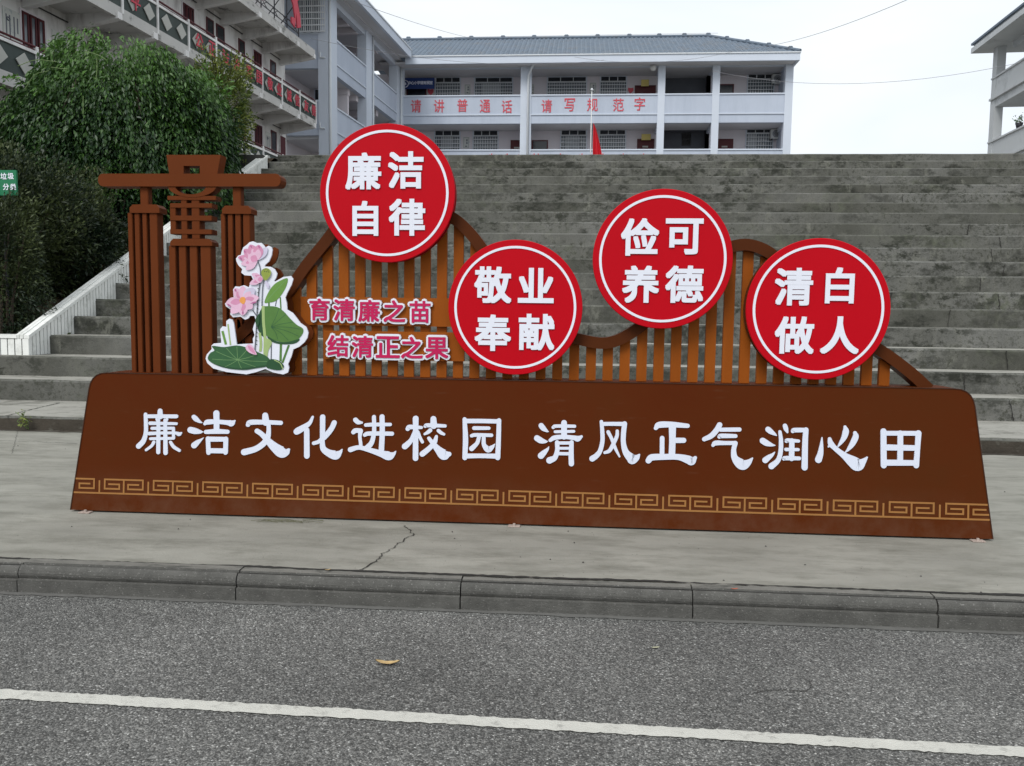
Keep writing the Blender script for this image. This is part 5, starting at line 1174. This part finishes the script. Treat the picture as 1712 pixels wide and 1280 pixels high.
p = atY(135, 430, 12.4); bush('dark_shrub', 'small dark evergreen shrub hanging over the white parapet', (p.x-.15, 12.6, 1.0), (.85, .9, 1.12), 22000, .080, M_l2, 15, .38, -.1, .12, 0)
p = atY(230, 400, 14.2); bush('dark_shrub', 'shaded leafy shrub behind the gate ornament at the parapet', (p.x-.40, 14.4, 1.6), (.9, 1.0, 1.35), 13000, .085, M_l1, 19, .42, .3, .12, 0)
p = atY(60, 250, 13.2); bush('dark_shrub', 'upright shrub between the green sign and the dome tree', (p.x-.3, 13.2, 1.6), (.85, .6, 1.0), 12000, .06, M_l2, 23, .3, -.2, .14, 0)
bush('dark_shrub', 'low dark shrub spreading over the bank at the foot of the white parapet', (-8.0, 10.95, .30), (1.0, .55, .50), 10000, .075, M_l2, 31, .28, -.1, .12, 0)
bush('dark_shrub', 'dark shrub right at the left edge in front of the green sign post', (-7.80, 10.55, .35), (.62, .30, 1.26), 13000, .075, M_l2, 33, .28, -.1, .12, 0)
# trailing sprig over the parapet and weed by the landing
for px, py, Y, lb, nn in ((165, 455, 12.35, 'green sprig trailing over the middle of the white parapet', 60), ):
    p = atY(px, py, Y); r = empty('sprig', p, label=lb, cat='plant'); P_ = np.array(p)+rng.normal(0, 1, (nn, 3))*np.array([.12, .1, .035]); leaves('leaves', P_, rng.normal(0, 1, (nn, 3)), .07, M_l3, r, .5, 0, rng.uniform(.2, .7, nn))
p = atY(45, 706, ST_YL-.05); r = empty('weed', (p.x, p.y, 0), label='small green weed growing out of the crack in the front of the landing', cat='weed')
P_ = np.array([p.x, p.y-.03, .13])+rng.normal(0, 1, (26, 3))*np.array([.032, .02, .035]); leaves('leaves', P_, rng.normal(0, 1, (26, 3))+np.array([0, -.6, .2]), .045, M_l3, r, .7, 0, rng.uniform(.4, .9, 26))
for k in range(4): MB().tube([(p.x, p.y+.02, .01), (p.x+random.uniform(-.08, .08), p.y-.04, .10), (p.x+random.uniform(-.12, .12), p.y-.05, .2)], .003, 4).build('stem', mat('shoot_green', (.2,.27,.1)), r)
# potted plant on the right building's parapet
a, z = F3.hit(1704, 208, -.05); P0 = F3.P(a, -.05, z3(236)+.07); r = empty('potted_plant', P0, label='potted plant on the lower parapet of the right building', cat='plant')
MB().tube([P0, P0+Vector((0, 0, .22))], [.1, .15], 12).build('pot', M_metal, r, smooth=True)
P_ = np.array(P0)+np.array([0, 0, .36])+rng.normal(0, 1, (60, 3))*np.array([.10, .10, .10]); leaves('leaves', P_, rng.normal(0, 1, (60, 3)), .12, M_l1, r, .4, 0)
# leaf litter on the bank edge and stairs
n = 900; x = rng.uniform(ST_XL-1.6, ST_XL-CAPW-.02, n); y = rng.uniform(10.1, 17, n); P_ = np.stack([x, y, [min(zb(v)+.10, ZTOP) for v in y]], 1)
tag(leaves('leaf_litter', P_, rng.normal(0, 1, (n, 3))*np.array([1, 1, .15]), .06, leafmat('litter', (.07,.045,.02), (.22,.15,.07), .8, 0), None, .5), kind='stuff')

# ---- green sign at the left edge
GY = 10.60; p = atY(4, 303, GY); g = empty('green_sign', (p.x-.1, GY, .4), label='small green sign with white characters standing in the shrubs at the left edge', cat='sign')
q1, q0 = atY(15, 284, GY), atY(15, 320, GY); xr_ = atY(27, 300, GY).x
MB().box(xr_-.42, xr_, GY, GY+.03, q0.z-.05, q1.z).build('panel', M_green, g); MB().tube([(xr_-.22, GY+.05, .3), (xr_-.22, GY+.05, q1.z-.05)], .02, 8).build('post', M_metal, g)
for ch, px, py in (('垃', 6, 294), ('圾', 18, 294), ('分', 10, 312), ('类', 22, 312)):
    glyph(ch, .085, atY(px, py, GY-.002), EX, EZ, EN, .002, 'character', M_white, g, off=.02)

# ---- small things on the ground
def dryleaf(px, py, z, L, ang, label, curl=.5, m=M_dleaf):
    c = atZ(px, py, z); mb = MB(); vs = []; n = 8
    for i in range(n+1):
        t = i/n*2-1; w = .28*math.sqrt(max(0, 1-t*t))*(1+.15*math.sin(9*t))*L*.5+.0005
        zz = z+.004+curl*L*.25*t*t
        for k in (-1, 0, 1):
            x, y = t*L/2, k*w; vs.append((c.x+x*math.cos(ang)-y*math.sin(ang), c.y+x*math.sin(ang)+y*math.cos(ang), zz+abs(k)*L*.06))
    mb.add(vs, [(3*i+k, 3*i+k+1, 3*i+3+k+1, 3*i+3+k) for i in range(n) for k in (0, 1)])
    return tag(mb.build('dry_leaf', m, None, smooth=True), label, 'leaf')
dryleaf(648, 1111, ROADZ, .095, .05, 'curled tan dry leaf lying alone on the asphalt', .45)
dryleaf(1060, 1026, ROADZ, .105, -.02, 'flat pale leaf lying against the foot of the kerb', .1, mat('pale_leaf', (.38,.38,.26), .7, .15, 40))
dryleaf(548, 954, .009, .03, .4, 'tiny yellow leaf on the kerb top by the pavement crack', .5)
dryleaf(1228, 986, .009, .035, .2, 'tiny reddish leaf fragment on the kerb top', .3, mat('red_leaf', (.35,.09,.05), .7))
dryleaf(1096, 1084, ROADZ, .035, .3, 'small pale flake lying on the asphalt right of centre', .1, mat('pale_leaf', (.38,.38,.26)))
# dark twig on the road
q = [(1257, 1160), (1275, 1155), (1310, 1153), (1345, 1155), (1356, 1146), (1352, 1138), (1343, 1134)]
tag(MB().tube(catmull([tuple(atZ(a, b, ROADZ+.004)) for a, b in q], 5), .0010, 5).build('twig', M_crack, None), 'thin dark curved twig lying on the asphalt', 'twig')
mb = MB()
for _ in range(14):
    p = atZ(random.uniform(415, 510), random.uniform(868, 873), .006); a = random.uniform(-.15, .15); mb.tube([p, p+Vector((.07*math.cos(a), .05*math.sin(a), .006)), p+Vector((.13*math.cos(a), .02*math.sin(a), .001))], .0013, 4)
tag(mb.build('dry_grass_wisps', mat('straw_dark', (.10,.10,.05), .9), None), kind='stuff')
# pebbles and crumbs
mb = MB()
def pebble(p, r):
    o = [(1,0,0),(-1,0,0),(0,1,0),(0,-1,0),(0,0,.8),(0,0,-.3)]; mb.add([(p[0]+a*r*random.uniform(.6,1.2), p[1]+b*r*random.uniform(.6,1.2), p[2]+c*r) for a, b, c in o], [(0,2,4),(2,1,4),(1,3,4),(3,0,4),(2,0,5),(1,2,5),(3,1,5),(0,3,5)])
for px, py in ((298,884),(318,868),(120,880),(950,888),(960,907),(1168,917),(1280,913),(1346,944),(870,931),(975,940),(920,935),(1210,970),(1665,814),(1680,822),(756,889),(1540,963),(1646,973),(78,738),(100,740),(109,750),(30,745),(1640,990),(760,900),(770,912)): pebble(atZ(px, py, .002), random.uniform(.003, .008))
for px, py in ((598,1091),(236,1104),(129,995),(522,1037),(1703,1102),(468,1074)): pebble(atZ(px, py, ROADZ), .006)
for _ in range(420):
    x_ = random.uniform(-5, 5); pebble((x_, random.uniform(1.5, Y_KERB_ROAD-.02) if random.random() < .4 else Y_KERB_ROAD-.03-abs(random.gauss(0, .08)), ROADZ), random.uniform(.0015, .004))
for _ in range(260): pebble((random.uniform(-5, 5), random.uniform(Y_KERB_PAVE, YB-.05), .001), random.uniform(.001, .003))
tag(mb.build('pebbles', mat('pebble_dark', (.07,.065,.06), .9, .3, 60), None), kind='stuff')
mb = MB()
for _ in range(330): pebble((random.uniform(-5, 5), random.uniform(1.3, Y_KERB_ROAD-.03), ROADZ), random.uniform(.002, .0045))
tag(mb.build('pale_grit', mat('pebble_pale', (.42,.41,.38), .9, .2, 60), None), kind='stuff')
